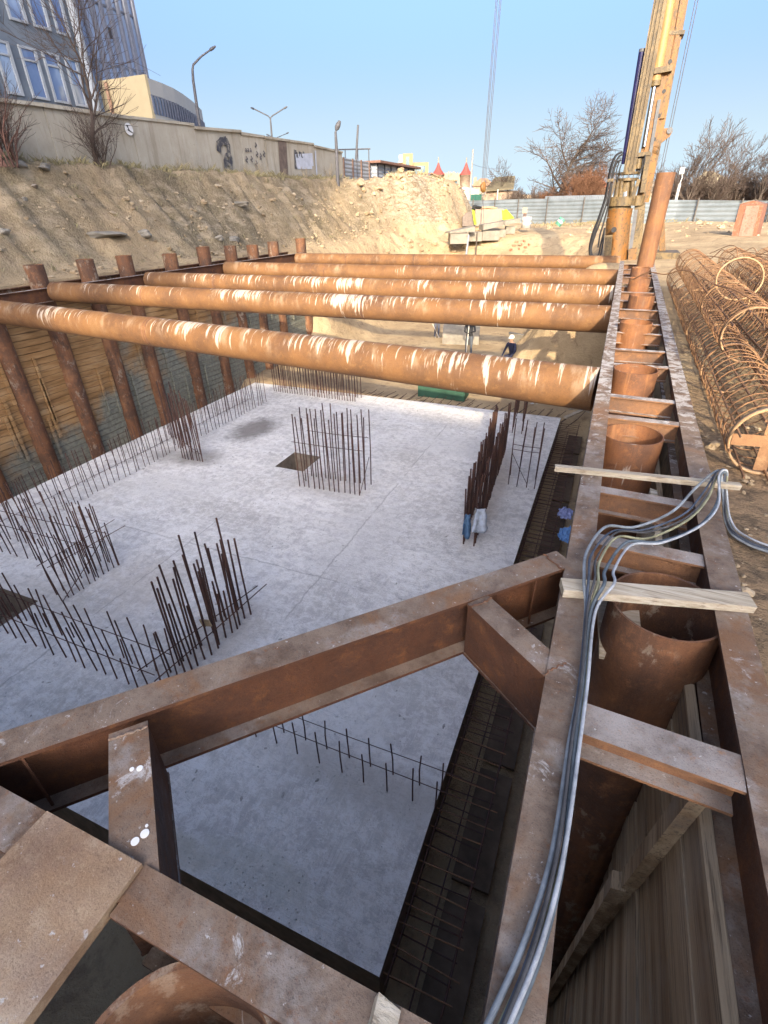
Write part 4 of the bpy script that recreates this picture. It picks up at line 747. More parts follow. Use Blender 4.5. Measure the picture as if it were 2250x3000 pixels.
# ------------------------------------------------------------------ glass tower and its low curved wing
n = N('bluish_tower_cladding', .6); n.col(n.ramp(n.noise(.6, 4, .5), [(.38, (.105, .13, .17)), (.62, (.15, .18, .22))])); M['clad'] = n.m
def glass(name, c, c2, rough=.06):
    n = N(name, rough, 0, .9); k = n.noise(.35, 4, .6, st=(1, 1, .5)); n.col(n.mix(n.step(k, .4, .62), c, c2)); n.bump(n.noise(.5, 2, .5), .12, .05); n.b.inputs['Metallic'].default_value = .45; return n.m  # second tone paints patchy sky reflection into the pane colour
M['glass'] = glass('blue_window_glass', (.16, .22, .38), (.42, .50, .62)); M['glass2'] = glass('tall_blue_curtain_glass', (.30, .42, .66), (.42, .55, .78)); M['frame'] = plain('pale_window_frame', (.30, .33, .37), .6, .1); M['mull'] = plain('dull_blue_mullion', (.14, .155, .20), .6, .15)
TX = -36.0
def T1(x, y, off=0):                               # first sheet px on the tower face
    p = dx((x / 2.37) * K, (y / 2.37) * K, TX); return Vector((p[0] + off, p[1], p[2]))
Yc = T1(640, 600).y; Ye = T1(1035, 540).y; zb = 3.0; zt = 46.0
tower = empty('glass_tower', (TX, Yc, zb), 'tall blue glazed office tower rising behind the concrete wall', 'building'); to = Vector((TX, Yc, zb))
mb = MB(); mb.b2((-16, -60 , 0), (0, 0, zt - zb)); tower_wall = mb.build('wall', M['clad'], tower)
# ribbon of big windows on the near face: columns by survey, storeys by height
colsx = [(-150, -50), (5, 112), (172, 285), (322, 428), (466, 548), (562, 605)]
ysill = [T1(60, 700).z, T1(400, 265 * 1.0).z]
zs_ = [(T1(200, 330).z, T1(330, 700).z), (T1(300, -150).z, T1(330, 285).z)]
hh_ = zs_[1][0] - zs_[0][0]
for f in range(6):
    z1, z0 = (zs_[0][0] + f * hh_, zs_[0][1] + f * hh_)
    z0 = max(z0, zb + .3)
    for a, b in [(T1(x0, 500).y, T1(x1, 500).y) for x0, x1 in colsx] + [(Yc - 58 + 4.2 * k, Yc - 55.4 + 4.2 * k) for k in range(8)]:
        if b > Yc - .3 or (a < T1(-150, 500).y - .1 and b > T1(-160, 500).y): continue
        if z1 > zt - 1: continue
        mb = MB(); t_ = .13
        for q0, q1, r0, r1 in ((a, b, z1 - t_, z1), (a, b, z0, z0 + t_), (a, a + t_, z0 + t_, z1 - t_), (b - t_ * 1.4, b, z0 + t_, z1 - t_), (a + t_, b - t_, z0 + (z1 - z0) * .72, z0 + (z1 - z0) * .72 + .1)): mb.b2((-.02, q0 - Yc, r0 - zb), (.12, q1 - Yc, r1 - zb))
        wf = mb.build('window', M['frame'], tower); mb = MB(); mb.b2((-.02, a + t_ - Yc, z0 + t_ - zb), (.03, b - t_ - Yc, z1 - t_ - zb)); mb.build('pane', M['glass'], wf)
mb = MB(); mb.tube([(.25, -.3, 0), (.25, -.3, zt - zb)], .28, 12); mb.build('corner_column', M['frame'], tower)
# glazed far part, slightly turned
L2 = (Ye - Yc); ns = 7
mb = MB(); mb.b2((-14, .02, 0), (-.15, L2, zt - zb)); mb.build('glazed_wing', M['glass2'], tower)
for k in range(ns + 1):
    mb = MB(); y = .1 + (L2 - .3) * k / ns; wv = .34 if k % 2 else .5; mb.b2((-.2, y - wv / 2 * L2 / 9, 0), (.10, y + wv / 2 * L2 / 9, zt - zb)); mb.build('mullion', M['mull'], tower)
mb = MB()
for f in range(14): mb.b2((-.16, .02, 1.5 + f * 3.2), (-.06, L2, 1.62 + f * 3.2))
mb.build('transom', M['mull'], tower)
a = T1(735, 180); b = T1(785, 270); mb = MB(); mb.b2((-.12, a.y - Yc, b.z - zb), (-.03, b.y - Yc, a.z - zb)); mb.build('open_window', plain('dark_opening', (.05, .045, .05), .6), tower)
M['cream'] = plain('cream_panel', (.44, .37, .235), .7, .06, 1.5, 0, .05); M['white'] = plain('white_cladding', (.40, .395, .375), .6, .06, 1, 0, .05)
YX = T1(322 * 2.37, 600).y - .6
W0 = Vector(dy(432.5 * K, 228 * K, YX)); WB = Vector(dy(458 * K, 350 * K, YX)); WL = Vector(dy(300 * K, 238 * K, YX))
wing = empty('curved_annex', (W0.x, YX, 3), 'low white annex with a sunlit cream end wall and curved window band', 'building')
arc = [Vector((W0.x, YX, 0))] + [Vector((dz(x / 2.37 * K, y / 2.37 * K, W0.z))) for x, y in ((1120, 575), (1200, 610), (1270, 653), (1330, 698), (1375, 738), (1400, 765))]
arc = [Vector((v.x, v.y, 0)) for v in arc]; last = arc[-1] + (arc[-1] - arc[-2]) * .6 + Vector((-3, 1.5, 0)); arc.append(last)
wo_ = Vector((W0.x, YX, 3)); zT, zB = W0.z - 3, -.2; zw1 = dy(1060 / 2.37 * K, 655 / 2.37 * K, YX)[2] - 3; zw0 = dy(1075 / 2.37 * K, 792 / 2.37 * K, YX)[2] - 3
def ring(mb, P, z0, z1, off=0):
    for a, b in zip(P, P[1:]):
        d = (b - a).normalized(); nrm = Vector((d.y, -d.x, 0)) * off
        mb.add([(a - wo_ + nrm)[:2] + (z0,), (b - wo_ + nrm)[:2] + (z0,), (b - wo_ + nrm)[:2] + (z1,), (a - wo_ + nrm)[:2] + (z1,)], [(0, 1, 2, 3)])
mb = MB(); ring(mb, arc, zw1, zT); ring(mb, arc, zB, zw0); ring(mb, [arc[-1], arc[-1] + Vector((-14, 4, 0))], zB, zT)
cap = [v - wo_ for v in arc] + [arc[-1] + Vector((-14, 4, 0)) - wo_, Vector((WL.x - 2, YX + 12, 0)) - wo_, Vector((WL.x - 2, YX, 0)) - wo_]; mb.add([(v.x, v.y, zT) for v in cap], [tuple(range(len(cap)))]); mb.build('curved_wall', M['white'], wing)
mb = MB(); ring(mb, arc, zw0, zw1, -.12); mb.build('window_band', M['glass'], wing)
for a, b in zip(arc, arc[1:]):
    for t in (0, .25, .5, .75): v = a + (b - a) * t - wo_; mb = MB(); mb.b2((v.x - .06, v.y - .06, zw0), (v.x + .06, v.y + .06, zw1)); mb.build('mullion', M['mull'], wing)
mb = MB(); mb.b2((WL.x - W0.x - 2, -.25, -.2), (0, 0, zT + .15)); mb.build('end_wall', M['cream'], wing)
mb = MB(); x_ = dy(335 * K, 300 * K, YX)[0] - W0.x; mb.tube([(x_, -.4, 0), (x_, -.4, zT)], .12, 8); mb.build('downpipe', plain('brown_pipe', (.35, .22, .15)), wing)
# ------------------------------------------------------------------ lamps, poles, fence and hut on the terrace
M['pole'] = plain('grey_lamp_steel', (.085, .085, .095), .6, .2); M['polew'] = plain('white_paint_pole', (.44, .44, .42), .6, .1)
def lamp(name, r, foot, pts, label, rr=(.10, .05), head=None, group='street lamps', cat='street lamp', arms=None):
    q = Pl(foot[0], foot[1], r); P = [q.at(*p) for p in [foot] + pts]; b = Vector((P[0].x, P[0].y, P[0].z - 6)); e = empty(name, b, label, cat, group)
    mb = MB(); L_ = [b] + P; mb.tube([v - b for v in L_], [rr[0]] * 2 + [rr[0] + (rr[1] - rr[0]) * (i + 1) / (len(L_) - 2) for i in range(len(L_) - 2)], 10); mb.build('post', M['pole'], e)
    for A in (arms or []): mb = MB(); mb.tube([q.at(*p) - b for p in A], rr[1] * .8, 8); mb.build('arm', M['pole'], e)
    for h0, h1, hw in (head or []):
        a_, b_ = q.at(*h0) - b, q.at(*h1) - b; d_ = b_ - a_; mb = MB(); mb.tube([a_, a_ + d_ * .25, a_ + d_ * .6, b_], [hw * .4, hw, hw, hw * .5], 10); mb.build('lamp_head', M['pole'], e)
    return e
lamp('street_lamp', 44, (588, 385), [(578, 320), (566, 236), (564, 205), (566, 190), (590, 165), (618, 145)], 'tall single-arm street lamp with a bent arm before the curved annex', (.11, .045), [((612, 149), (632, 135), .085)])
lamp('street_lamp', 75, (797, 410), [(794, 370), (792, 347)], 'twin-armed street lamp showing whole over the concrete wall', (.12, .08), [((746, 320), (734, 315), .1), ((830, 319), (842, 312), .1)], arms=[[(792, 347), (786, 340), (746, 320)], [(792, 347), (797, 340), (830, 319)]])
lamp('street_lamp', 130, (807, 420), [(806, 406)], 'distant twin-armed street lamp, only its arm tips over the wall', (.12, .08), [((790, 398), (780, 393), .12), ((838, 392), (846, 388), .12)], arms=[[(806, 406), (790, 398)], [(806, 406), (812, 403), (838, 392)]])
lamp('street_lamp', 41, (990, 545), [(985, 420), (983, 388), (985, 381)], 'grey lamp post with an upright paddle head at the wall end', (.12, .05), [((984, 382), (996, 354), .16)])
lamp('bare_pole', 47, (1043, 470), [(1049, 366)], 'thin bare pole standing beside the grey sheet fence', (.09, .07), group='poles', cat='pole')
q = Pl(1000, 440, 52); e = empty('pipe_rail', q.at(1030, 470), 'thin pipe rail showing over the grey sheet fence', 'rail'); b = e.location.copy()
mb = MB(); mb.tube([q.at(968, 439) - b, q.at(1085, 436) - b], .05, 8); mb.build('rail', M['pole'], e)
for x in (1011, 1048, 1080): mb = MB(); mb.tube([q.at(x, 437) - b, q.at(x + 1, 475) - b], .04, 6); mb.build('post', M['pole'], e)
def sheet(name, c, sc, axis='Z', c2=None, rough=.55):
    n = N(name, rough, .0, .4); wv = n.wave(sc, axis=axis); k = n.noise(.8, 5, .6); base = n.mix(n.step(k, .35, .7), c, c2 or tuple(x * .75 for x in c)); n.col(n.mix(n.math('MULTIPLY', wv, .25), base, tuple(x * .6 for x in c))); n.bump(wv, .8, .05); return n.m
M['sheet'] = sheet('grey_profiled_sheet', (.26, .28, .31), 1.3); M['sheetv'] = sheet('grey_ribbed_sheet', (.23, .26, .29), 1.6, 'X'); M['hut'] = sheet('blue_grey_hut_sheet', (.33, .36, .41), 1.2)
C2 = lambda x, y: ((600 + x / 2.37) * K, (100 + y / 2.37) * K)
f0, f1 = Vector(dx(*C2(957, 858), WX)), Vector(dx(*C2(1140, 878), WX)); zt_ = f0.z
e = empty('sheet_fence', (WX, f0.y, 3.4), 'grey profiled sheet fence continuing the concrete wall', 'fence')
mb = MB(); mb.b2((-.06, .05, -.4), (.0, f1.y - f0.y, f0.z - 3.4)); mb.build('sheet_panel', M['sheet'], e)
for k in range(4): mb = MB(); y = .05 + (f1.y - f0.y - .1) * k / 3; mb.b2((.005, y - .05, -.4), (.09, y + .05, f0.z - 3.36)); mb.build('fence_post', plain('brown_post', (.14, .09, .07), .8), e)
hp = [Vector(dx(*C2(x, y), -19.4)) for x, y in ((1148, 900), (1350, 945))]; HW = 3.6; hz0 = 3.3; hz1 = Vector(dx(*C2(1225, 900), -19.4)).z
hy0 = f1.y + .6; hy1 = max(hp[1].y, hy0 + 9)
e = empty('site_hut', (-19.6, hy0, hz0), 'blue-grey site hut with a brown overhanging roof beyond the sheet fence', 'hut')
mb = MB(); mb.b2((-HW, 0, -.3), (0, hy1 - hy0, hz1 - hz0)); mb.build('hut_wall', M['hut'], e)
mb = MB(); mb.bar((-HW / 2, -.5, hz1 - hz0 + .1), (-HW / 2, hy1 - hy0 + .4, hz1 - hz0 + .1), HW + 1.1, .16); mb.build('roof', plain('brown_roof_edge', (.18, .10, .075), .8), e)
for k in range(7): mb = MB(); y = .15 + (hy1 - hy0 - .3) * k / 6; mb.b2((.003, y - .07, -.3), (.07, y + .07, hz1 - hz0)); mb.build('upright', plain('dark_upright', (.07, .075, .09), .7), e)
mb = MB(); mb.b2((-2.3, -.05, .7), (-1.2, -.004, 1.9)); mb.build('window', M['glass'], e)
# ------------------------------------------------------------------ far houses (fourth sheet: origin 1140,420, scale 4.608)
def H(x, y, r, rot=0): return Pl(x, y, r, rot, (1140, 420), 4.608)
q = H(300, 400, 175); e = empty('office_building', (0, 0, 0), 'beige modern office building with a stair tower, far behind the rubble heap', 'building')
M['beige'] = plain('beige_render', (.27, .19, .105), .8, .06, .5, 0, .05); M['dglass'] = glass('teal_window_glass', (.13, .19, .22), (.20, .28, .31))
one('wall', M['beige'], lambda mb: q.rect(mb, -120, 262, 525, 620, 14), e); one('stair_tower', M['beige'], lambda mb: q.rect(mb, 186, 142, 316, 620, 9, -1.2), e); one('roof_box', M['white'], lambda mb: q.rect(mb, 134, 158, 186, 262, 7, -.4), e)
one('window', M['dglass'], lambda mb: q.rect(mb, 226, 186, 271, 560, .2, -1.3), e); one('window', M['dglass'], lambda mb: q.rect(mb, 315, 304, 485, 470, .2, -.12), e); one('window', M['dglass'], lambda mb: q.rect(mb, -60, 304, 180, 480, .2, -.12), e)
for k in range(1, 6): one('mullion', M['mull'], lambda mb: q.rect(mb, 315 + 170 * k / 6 - 1.5, 304, 315 + 170 * k / 6 + 1.5, 470, .1, -.25), e)
M['red'] = plain('red_roof_sheet', (.25, .055, .045), .6, .15, 2, 0, .1); M['stonew'] = plain('rubble_stone', (.26, .20, .15), .9, .35, 1.5); M['pinkw'] = plain('pinkish_render', (.31, .225, .165), .8, .08, .5, 0, .05)
q = H(840, 480, 150); e = empty('castle_house', (0, 0, 0), 'house like a little castle with two red cone-roofed towers', 'house')
one('wall', M['pinkw'], lambda mb: q.rect(mb, 720, 405, 960, 660, 9), e)
for x0, x1 in ((735, 752), (765, 778), (792, 806), (822, 836), (850, 864), (880, 896), (918, 932)): one('battlement', M['pinkw'], lambda mb: q.rect(mb, x0, 385 if 780 < x0 < 870 else 396, x1, 406, .6), e)
for x0, y0, x1, y1 in ((795, 380, 810, 455), (865, 380, 880, 455), (822, 400, 852, 440)): one('niche', M['stonew'], lambda mb: q.rect(mb, x0, y0, x1, y1, .2, -.1), e)
for x0, x1 in ((806, 856), (876, 924)): one('window', M['dglass'], lambda mb: q.rect(mb, x0, 498, x1, 560, .2, -.1), e)
for cx, w_, yb, ya, ys, r0 in ((655, 80, 418, 262, 180, 1), (1023, 78, 420, 258, 225, 0)):
    c = q.at(cx, 640); R_ = w_ * q.mpp; z0 = c.z; ze = q.at(cx, yb).z; za = q.at(cx, ya).z; zs2 = q.at(cx, ys).z; cc_ = (c.x, c.y, 0)
    mb = MB(); mb.lathe([(R_ * .94, z0), (R_ * .94, ze - .3), (R_ * 1.02, ze - .3), (R_ * 1.02, ze)], cc_, 28); tw = mb.build('round_tower', M['stonew'], e)
    mb = MB(); h_ = za - ze; mb.lathe([(R_ * 1.1, ze - .1), (R_ * .86, ze + h_ * .14), (R_ * .52, ze + h_ * .4), (R_ * .28, ze + h_ * .7), (R_ * .10, za)], cc_, 28); mb.build('cone_roof', M['red'], tw)
    mb = MB(); mb.lathe([(R_ * .10, za), (R_ * .10, za + .8), (.12, za + 1.0), (.05, zs2)], cc_, 10); mb.build('spire', M['conc'], tw)
M['slate'] = plain('old_grey_slate', (.21, .18, .15), .9, .25, 2); M['oldw'] = plain('old_whitewash', (.30, .25, .185), .9, .15, 1); M['brownr'] = plain('brown_tile_roof', (.24, .15, .10), .9, .25, 2); M['tarp'] = plain('blue_tarp', (.06, .09, .26), .6, .3, 2)
q = H(700, 560, 96, .25); e = empty('old_house', (0, 0, 0), 'old gabled house with a patched slate roof in front of the castle house', 'house')
one('gable', M['slate'], lambda mb: q.prism(mb, [(395, 600), (960, 600), (560, 418)], .3), e); one('wall', M['oldw'], lambda mb: q.rect(mb, 470, 588, 940, 760, 7, .05), e)
def rf(mb):
    for a, b in (((560, 410), (965, 603)), ((560, 410), (385, 560))):
        A, B = q.at(*a) - q.n * .5, q.at(*b) - q.n * .5; D = q.n * 8; u = Vector((0, 0, .15)); mb.add([A, B, B + D, A + D, A + u, B + u, B + D + u, A + D + u], [(0, 1, 2, 3), (7, 6, 5, 4), (0, 4, 5, 1), (1, 5, 6, 2), (2, 6, 7, 3), (3, 7, 4, 0)])
one('roof', M['brownr'], rf, e); one('tarp', M['tarp'], lambda mb: q.prism(mb, [(325, 480), (545, 418), (400, 555), (330, 560)], .2, -.8), e); one('window', M['paint'], lambda mb: q.rect(mb, 812, 630, 858, 690, .1, -.1), e)
q = H(1080, 650, 92); e = empty('white_garage', (0, 0, 0), 'small white garage behind the green fence', 'garage'); one('wall', M['white'], lambda mb: q.prism(mb, [(945, 770), (945, 625), (1010, 585), (1215, 630), (1215, 770)], 5), e); one('gate', M['polew'], lambda mb: q.rect(mb, 995, 650, 1085, 770, .2, -.3), e)
M['green'] = sheet('green_sheet', (.018, .10, .075), 1.4, 'X')
for k, (x0, x1, lab) in enumerate(((795, 992, 'green sheet fence left of the white gate'), (1090, 1248, 'green sheet fence right of the white gate'))): one('green_fence', M['green'], lambda mb: H(1020, 720, 88).rect(mb, x0, 688, x1, 775, .1), None, lab, 'fence', 'green fences before the old houses')
q = H(1110, 400, 86); mb = MB(); mb.tube([q.at(1082, 790), q.at(1135, 80)], [.16, .10], 10); o = mb.build('utility_pole', plain('grey_wood_pole', (.27, .25, .23), .9)); tag(o, 'slanting wooden utility pole before the castle house', 'pole')
mb = MB(); a, b = q.at(1137, 285), q.at(1600, 322, 20); mb.tube([a + (b - a) * t - Vector((0, 0, 1.2 * 4 * t * (1 - t) * .3)) for t in np.linspace(0, 1, 8)], .02, 4); mb.build('wire', M['pole'], o)
q = H(1280, 520, 140); e = empty('brown_roofed_house', (0, 0, 0), 'far house with a brown hipped roof and square chimney', 'house'); one('wall', M['stonew'], lambda mb: q.rect(mb, 1130, 560, 1390, 690, 8), e); one('roof', M['brownr'], lambda mb: q.prism(mb, [(1120, 580), (1400, 580), (1395, 535), (1320, 472), (1235, 472), (1125, 560)], 8, -.4), e); one('chimney', M['stonew'], lambda mb: q.rect(mb, 1138, 455, 1178, 560, 1), e)
q = H(1480, 620, 84, -.2); e = empty('barn', (0, 0, 0), 'old barn with a mossy sagging roof left of the big bare tree', 'barn'); one('wall', M['stonew'], lambda mb: q.rect(mb, 1300, 640, 1650, 790, 5), e)
one('roof', plain('mossy_roof', (.13, .11, .07), .9, .3, 1.5), lambda mb: (lambda V: mb.add(V + [v + Vector((0, 0, .16)) for v in V], [(0, 1, 2, 3), (7, 6, 5, 4), (0, 4, 5, 1), (1, 5, 6, 2), (2, 6, 7, 3), (3, 7, 4, 0)]))([q.at(1290, 652, -.6), q.at(1680, 622, -.6), q.at(1700, 455, 3.5), q.at(1425, 475, 3.5)]), e); one('porch_post', M['polew'], lambda mb: q.rect(mb, 1470, 625, 1482, 770, .2, -1), e)
q = Pl(2090, 540, 92); e = empty('bungalow', (0, 0, 0), 'pale bungalow with a hipped roof hidden behind the bare trees on the right', 'house'); one('wall', M['oldw'], lambda mb: q.rect(mb, 2030, 545, 2170, 610, 8), e); one('roof', plain('pale_tile_roof', (.27, .24, .17), .9, .2, 2), lambda mb: q.prism(mb, [(2015, 550), (2185, 550), (2090, 502), (2065, 502)], 8, -.6), e)
for x0 in (2078, 2106): one('window', M['dglass'], lambda mb: q.rect(mb, x0, 562, x0 + 12, 586, .1, -.08), e)
q = Pl(1720, 560, 110); e = empty('red_brown_house', (0, 0, 0), 'house with a red-brown roof beside the drilling rig, behind the brown thicket', 'house'); one('wall', M['pinkw'], lambda mb: q.rect(mb, 1700, 545, 1782, 600, 8), e); one('roof', plain('red_brown_roof', (.22, .09, .06), .9, .2, 2), lambda mb: q.prism(mb, [(1690, 548), (1786, 548), (1755, 515), (1710, 515)], 8, -.5), e)
q = Pl(1905, 555, 100); e = empty('low_house', (0, 0, 0), 'low grey house glimpsed between mast and casing pipe', 'house'); one('wall', M['oldw'], lambda mb: q.rect(mb, 1880, 560, 1960, 610, 6), e); one('roof', M['slate'], lambda mb: q.prism(mb, [(1870, 562), (1965, 562), (1930, 530), (1900, 530)], 6, -.4), e)
# far sheet fence
FP = [(x, Vector(dr(x * K, y * K, r))) for x, y, r in ((2330, 588.5, 52), (2250, 588, 54), (1990, 586, 57), (1775, 583, 59), (1560, 582, 65), (1359, 588, 72))]
e = empty('sheet_fence', (FP[0][1].x, FP[0][1].y, 0), 'long blue-grey profiled sheet fence closing the far side of the site', 'fence'); fo = e.location.copy()
M['ffence'] = sheet('weathered_fence_sheet', (.20, .235, .26), .95, 'Z', (.14, .17, .19)); M['fpost'] = plain('dark_fence_post', (.10, .09, .08), .8)
for (xa, A), (xb, B) in zip(FP, FP[1:]):
    d_ = B - A; d_.z = 0; L_ = d_.length; d_.normalize(); nv = Vector((d_.y, -d_.x, 0)); nv = nv if nv.y < 0 else -nv; A0 = Vector((A.x, A.y, 0)) - fo; B0 = Vector((B.x, B.y, 0)) - fo; za, zb_ = A.z, B.z
    mb = MB(); mb.add([A0 + Vector((0, 0, -.6)), B0 + Vector((0, 0, -.6)), B0 + Vector((0, 0, zb_)), A0 + Vector((0, 0, za))] + [v - nv * .05 for v in (A0 + Vector((0, 0, -.6)), B0 + Vector((0, 0, -.6)), B0 + Vector((0, 0, zb_)), A0 + Vector((0, 0, za)))], [(0, 1, 2, 3), (7, 6, 5, 4), (0, 4, 5, 1), (1, 5, 6, 2), (2, 6, 7, 3), (3, 7, 4, 0)]); mb.build('sheet_panel', M['ffence'], e)
    m_ = max(2, int(L_ / 3.4))
    for k in range(m_): mb = MB(); t = (k + .5) / m_; v = A0 + (B0 - A0) * t + nv * .12; mb.tube([v + Vector((0, 0, -.5)), v + nv * .1 + Vector((.04, 0, za + (zb_ - za) * t + .15))], .06, 6); mb.build('fence_post', M['fpost'], e)
A, B = FP[3][1], FP[4][1]; nb_ = Vector((.3, 1, 0)); A1, B1 = Vector((A.x, A.y, 0)) + nb_ * 3 + Vector((2, 0, 0)), Vector((B.x, B.y, 0)) + nb_ * 3; h0, h1 = dr(1775 * K, 571 * K, 62)[2], dr(1560 * K, 576 * K, 68)[2]
mb = MB(); V_ = [A1, B1, B1 + Vector((0, 0, h1)), A1 + Vector((0, 0, h0))]; mb.add(V_ + [v + Vector((0, .06, 0)) for v in V_], [(0, 1, 2, 3), (7, 6, 5, 4), (0, 4, 5, 1), (1, 5, 6, 2), (2, 6, 7, 3), (3, 7, 4, 0)]); o = mb.build('sheet_fence', M['sheetv']); tag(o, 'taller ribbed pale sheet fence just behind the far profiled fence, under the big tree', 'fence')
q = Pl(1340, 600, 72); one('grey_yard_wall', plain('greenish_block_wall', (.36, .33, .26), .9, .2, 2), lambda mb: q.rect(mb, 1316, 588, 1362, 650, .3), None, 'grey-green block wall at the left end of the far sheet fence', 'wall')
# ------------------------------------------------------------------ bare trees
def bare_tree(name, base, Ht, seed, label, cat, mats, lean=(0, 0), spread=.75, levels=4, trunk=.22, split=.25, nb=(5, 4, 4, 3), stems=1, group=None, up=.25, twig=.012):
    r_ = random.Random(seed); e = empty(name, base, label, cat, group); tm, cm = MB(), MB()
    def grow(p, d, L_, rad, lev):
        m_ = 5 if lev == 0 else (4 if lev < 3 else 3); P = [p.copy()]; D = d.copy(); seg = L_ / m_
        for i in range(m_):
            D = (D + Vector((r_.gauss(0, .16), r_.gauss(0, .16), r_.gauss(0, .10) + up * .12))).normalized(); P.append(P[-1] + D * seg)
        R_ = [max(twig * .6, rad * (1 - .62 * i / m_)) for i in range(m_ + 1)]
        (tm if lev <= 1 else cm).tube(P, R_, 7 if lev == 0 else (5 if lev == 1 else 3), caps=False)
        if lev < levels:
            nbr = nb[min(lev, len(nb) - 1)]
            for k in range(nbr):
                t = split + (1 - split) * (k + r_.random()) / nbr if lev == 0 else .2 + .8 * (k + r_.random()) / nbr; i = min(m_ - 1, int(t * m_)); b = P[i] + (P[i + 1] - P[i]) * (t * m_ - i)
                a = r_.uniform(0, 2 * PI); side = Vector((math.cos(a), math.sin(a), 0)); side = (side - D * side.dot(D)); side = side.normalized() if side.length > .1 else D.orthogonal()
                ang = r_.uniform(.45, 1.0) * spread; grow(b, (D * math.cos(ang) + side * math.sin(ang)).normalized(), L_ * r_.uniform(.42, .68), max(twig, R_[i] * r_.uniform(.45, .65)), lev + 1)
            if lev > 0 or True: grow(P[-1], D, L_ * .5, R_[-1], lev + 1)
    for s_ in range(stems):
        a = r_.uniform(0, 2 * PI); off = Vector((math.cos(a), math.sin(a), 0)) * (.25 * trunk * stems * (s_ > 0) * 2); d0 = Vector((lean[0] + r_.gauss(0, .05 + .16 * (stems > 1)), lean[1] + r_.gauss(0, .05 + .16 * (stems > 1)), 1)).normalized(); grow(off - Vector((0, 0, .2)), d0, Ht * .52 * r_.uniform(.75, 1), trunk * r_.uniform(.7, 1), 0)
    if tm.v: tm.build('trunk', mats[0], e)
    if cm.v: cm.build('crown', mats[1], e)
    return e
M['bark'] = plain('grey_brown_bark', (.085, .068, .055), .95, .25, 3); M['twig'] = plain('brown_twigs', (.10, .075, .062), .95, .25, 1); M['redtwig'] = plain('reddish_twigs', (.15, .075, .042), .95, .25, 1); M['darkbark'] = plain('dark_bark', (.075, .055, .045), .95, .25, 3); M['dryt'] = plain('dry_stems', (.27, .22, .15), .95, .25, 2)
p = Pl(1630, 580, 84).at(1630, 585); p.z = .3
bare_tree('bare_tree', p, 16.5, 19, 'big bare spreading tree behind the far fence, left of the rig', 'tree', (M['bark'], M['twig']), (-.03, 0), 1.3, 4, .45, .10, (14, 7, 6, 4), up=.22, twig=.024)
p2 = Pl(1540, 585, 86).at(1535, 590); p2.z = .3
bare_tree('bare_tree', p2, 10.5, 12, 'smaller bare tree leaning left of the big bare tree', 'tree', (M['bark'], M['twig']), (-.30, 0), .9, 4, .22, .2, (7, 5, 4, 3), up=.2, twig=.02)
GB = 'leafless thickets behind the far fence'
def thicket(x, y, r, h, seed, label, mats, stems=16, lean=(0, 0)):
    p = Pl(x, y, r).at(x, y); p.z = .2; return bare_tree('thicket', p, h, seed, label, 'thicket', mats, lean, .8, 3, .05, .08, (5, 4, 4), stems, GB, .5, .018)
thicket(1470, 590, 88, 4.8, 27, 'brown thicket around the foot of the mossy barn', (M['twig'], M['redtwig']), 18); thicket(1610, 590, 80, 4.2, 29, 'low brown thicket at the big bare tree foot', (M['twig'], M['redtwig']), 20); thicket(1725, 590, 80, 6.6, 21, 'dense reddish brown thicket right of the big bare tree trunk', (M['redtwig'], M['redtwig']), 26); thicket(1690, 590, 78, 6.0, 26, 'reddish brown bush against the big bare tree trunk', (M['redtwig'], M['redtwig']), 22)
thicket(1570, 590, 82, 4.6, 22, 'brown thicket left of the big bare tree trunk', (M['redtwig'], M['twig']), 20); thicket(1500, 590, 84, 4.4, 23, 'brown thicket next to the mossy barn', (M['twig'], M['twig']), 18); thicket(1390, 590, 120, 4.5, 28, 'small thicket behind the crane hook', (M['redtwig'], M['twig']), 12)
rt = [(1950, 68, 8.5, 31, 'bare tree just right of the tall casing pipe', (.10, 0)), (2010, 66, 9.5, 32, 'tall bare tree over the white pole', (.12, 0)), (2060, 70, 8.0, 33, 'bare tree leaning right before the pale bungalow', (.3, 0)), (2150, 74, 9.0, 34, 'bare tree with long arching boughs right of the bungalow', (.25, 0)), (2215, 72, 8.5, 35, 'bare tree behind the pink box', (.15, 0)), (2275, 68, 9.0, 36, 'bare tree at the right picture edge', (.1, 0))]
for x, r, h, sd, lab, ln in rt:
    p = Pl(x, 590, r).at(x, 590); p.z = .2; bare_tree('bare_tree', p, h, sd, lab, 'tree', (M['bark'], M['twig']), ln, .8, 4, .13, .12, (6, 4, 4, 3), 2, 'bare trees on the right', .35, .016)
for x, r, sd, lab in ((1975, 72, 41, 'dark thicket behind the tall casing pipe'), (2040, 74, 42, 'brown thicket before the bungalow wall'), (2130, 76, 43, 'brown thicket right of the bungalow windows'), (2200, 76, 44, 'dense brown thicket behind the pink box'), (2250, 74, 45, 'dense brown thicket at the right picture edge')): thicket(x, 590, r, 5.2, sd, lab, (M['redtwig'], M['twig']), 22, (.1, 0))
# left bank tree and stems
p = Vector(dx(*sp(283, 492), -19.2)); p.z = gz(p.x, p.y)
bare_tree('bare_tree', p, 9.6, 54, 'slim bare tree before the concrete wall, its crown over the glass tower', 'tree', (M['darkbark'], M['darkbark']), (0, .02), .95, 3, .085, .22, (12, 6, 4), 1, None, .5, .009)
bare_tree('shoot_clump', p + Vector((.1, .25, 0)), 2.8, 52, 'clump of thin shoots round the foot of the slim bare tree', 'shoots', (M['darkbark'], M['twig']), (0, 0), .7, 2, .028, .2, (5, 4), 13, None, .2, .007)
p = Vector(dx(*sp(5, 480), -18.8)); p.z = gz(p.x, p.y)
bare_tree('shoot_clump', p, 3.2, 53, 'dark reddish shoots against the wall at the left picture edge', 'shoots', (plain('red_brown_shoots', (.13, .07, .055), .9), M['darkbark']), (0, 0), .6, 2, .035, .15, (6, 4), 26, None, .3, .007)
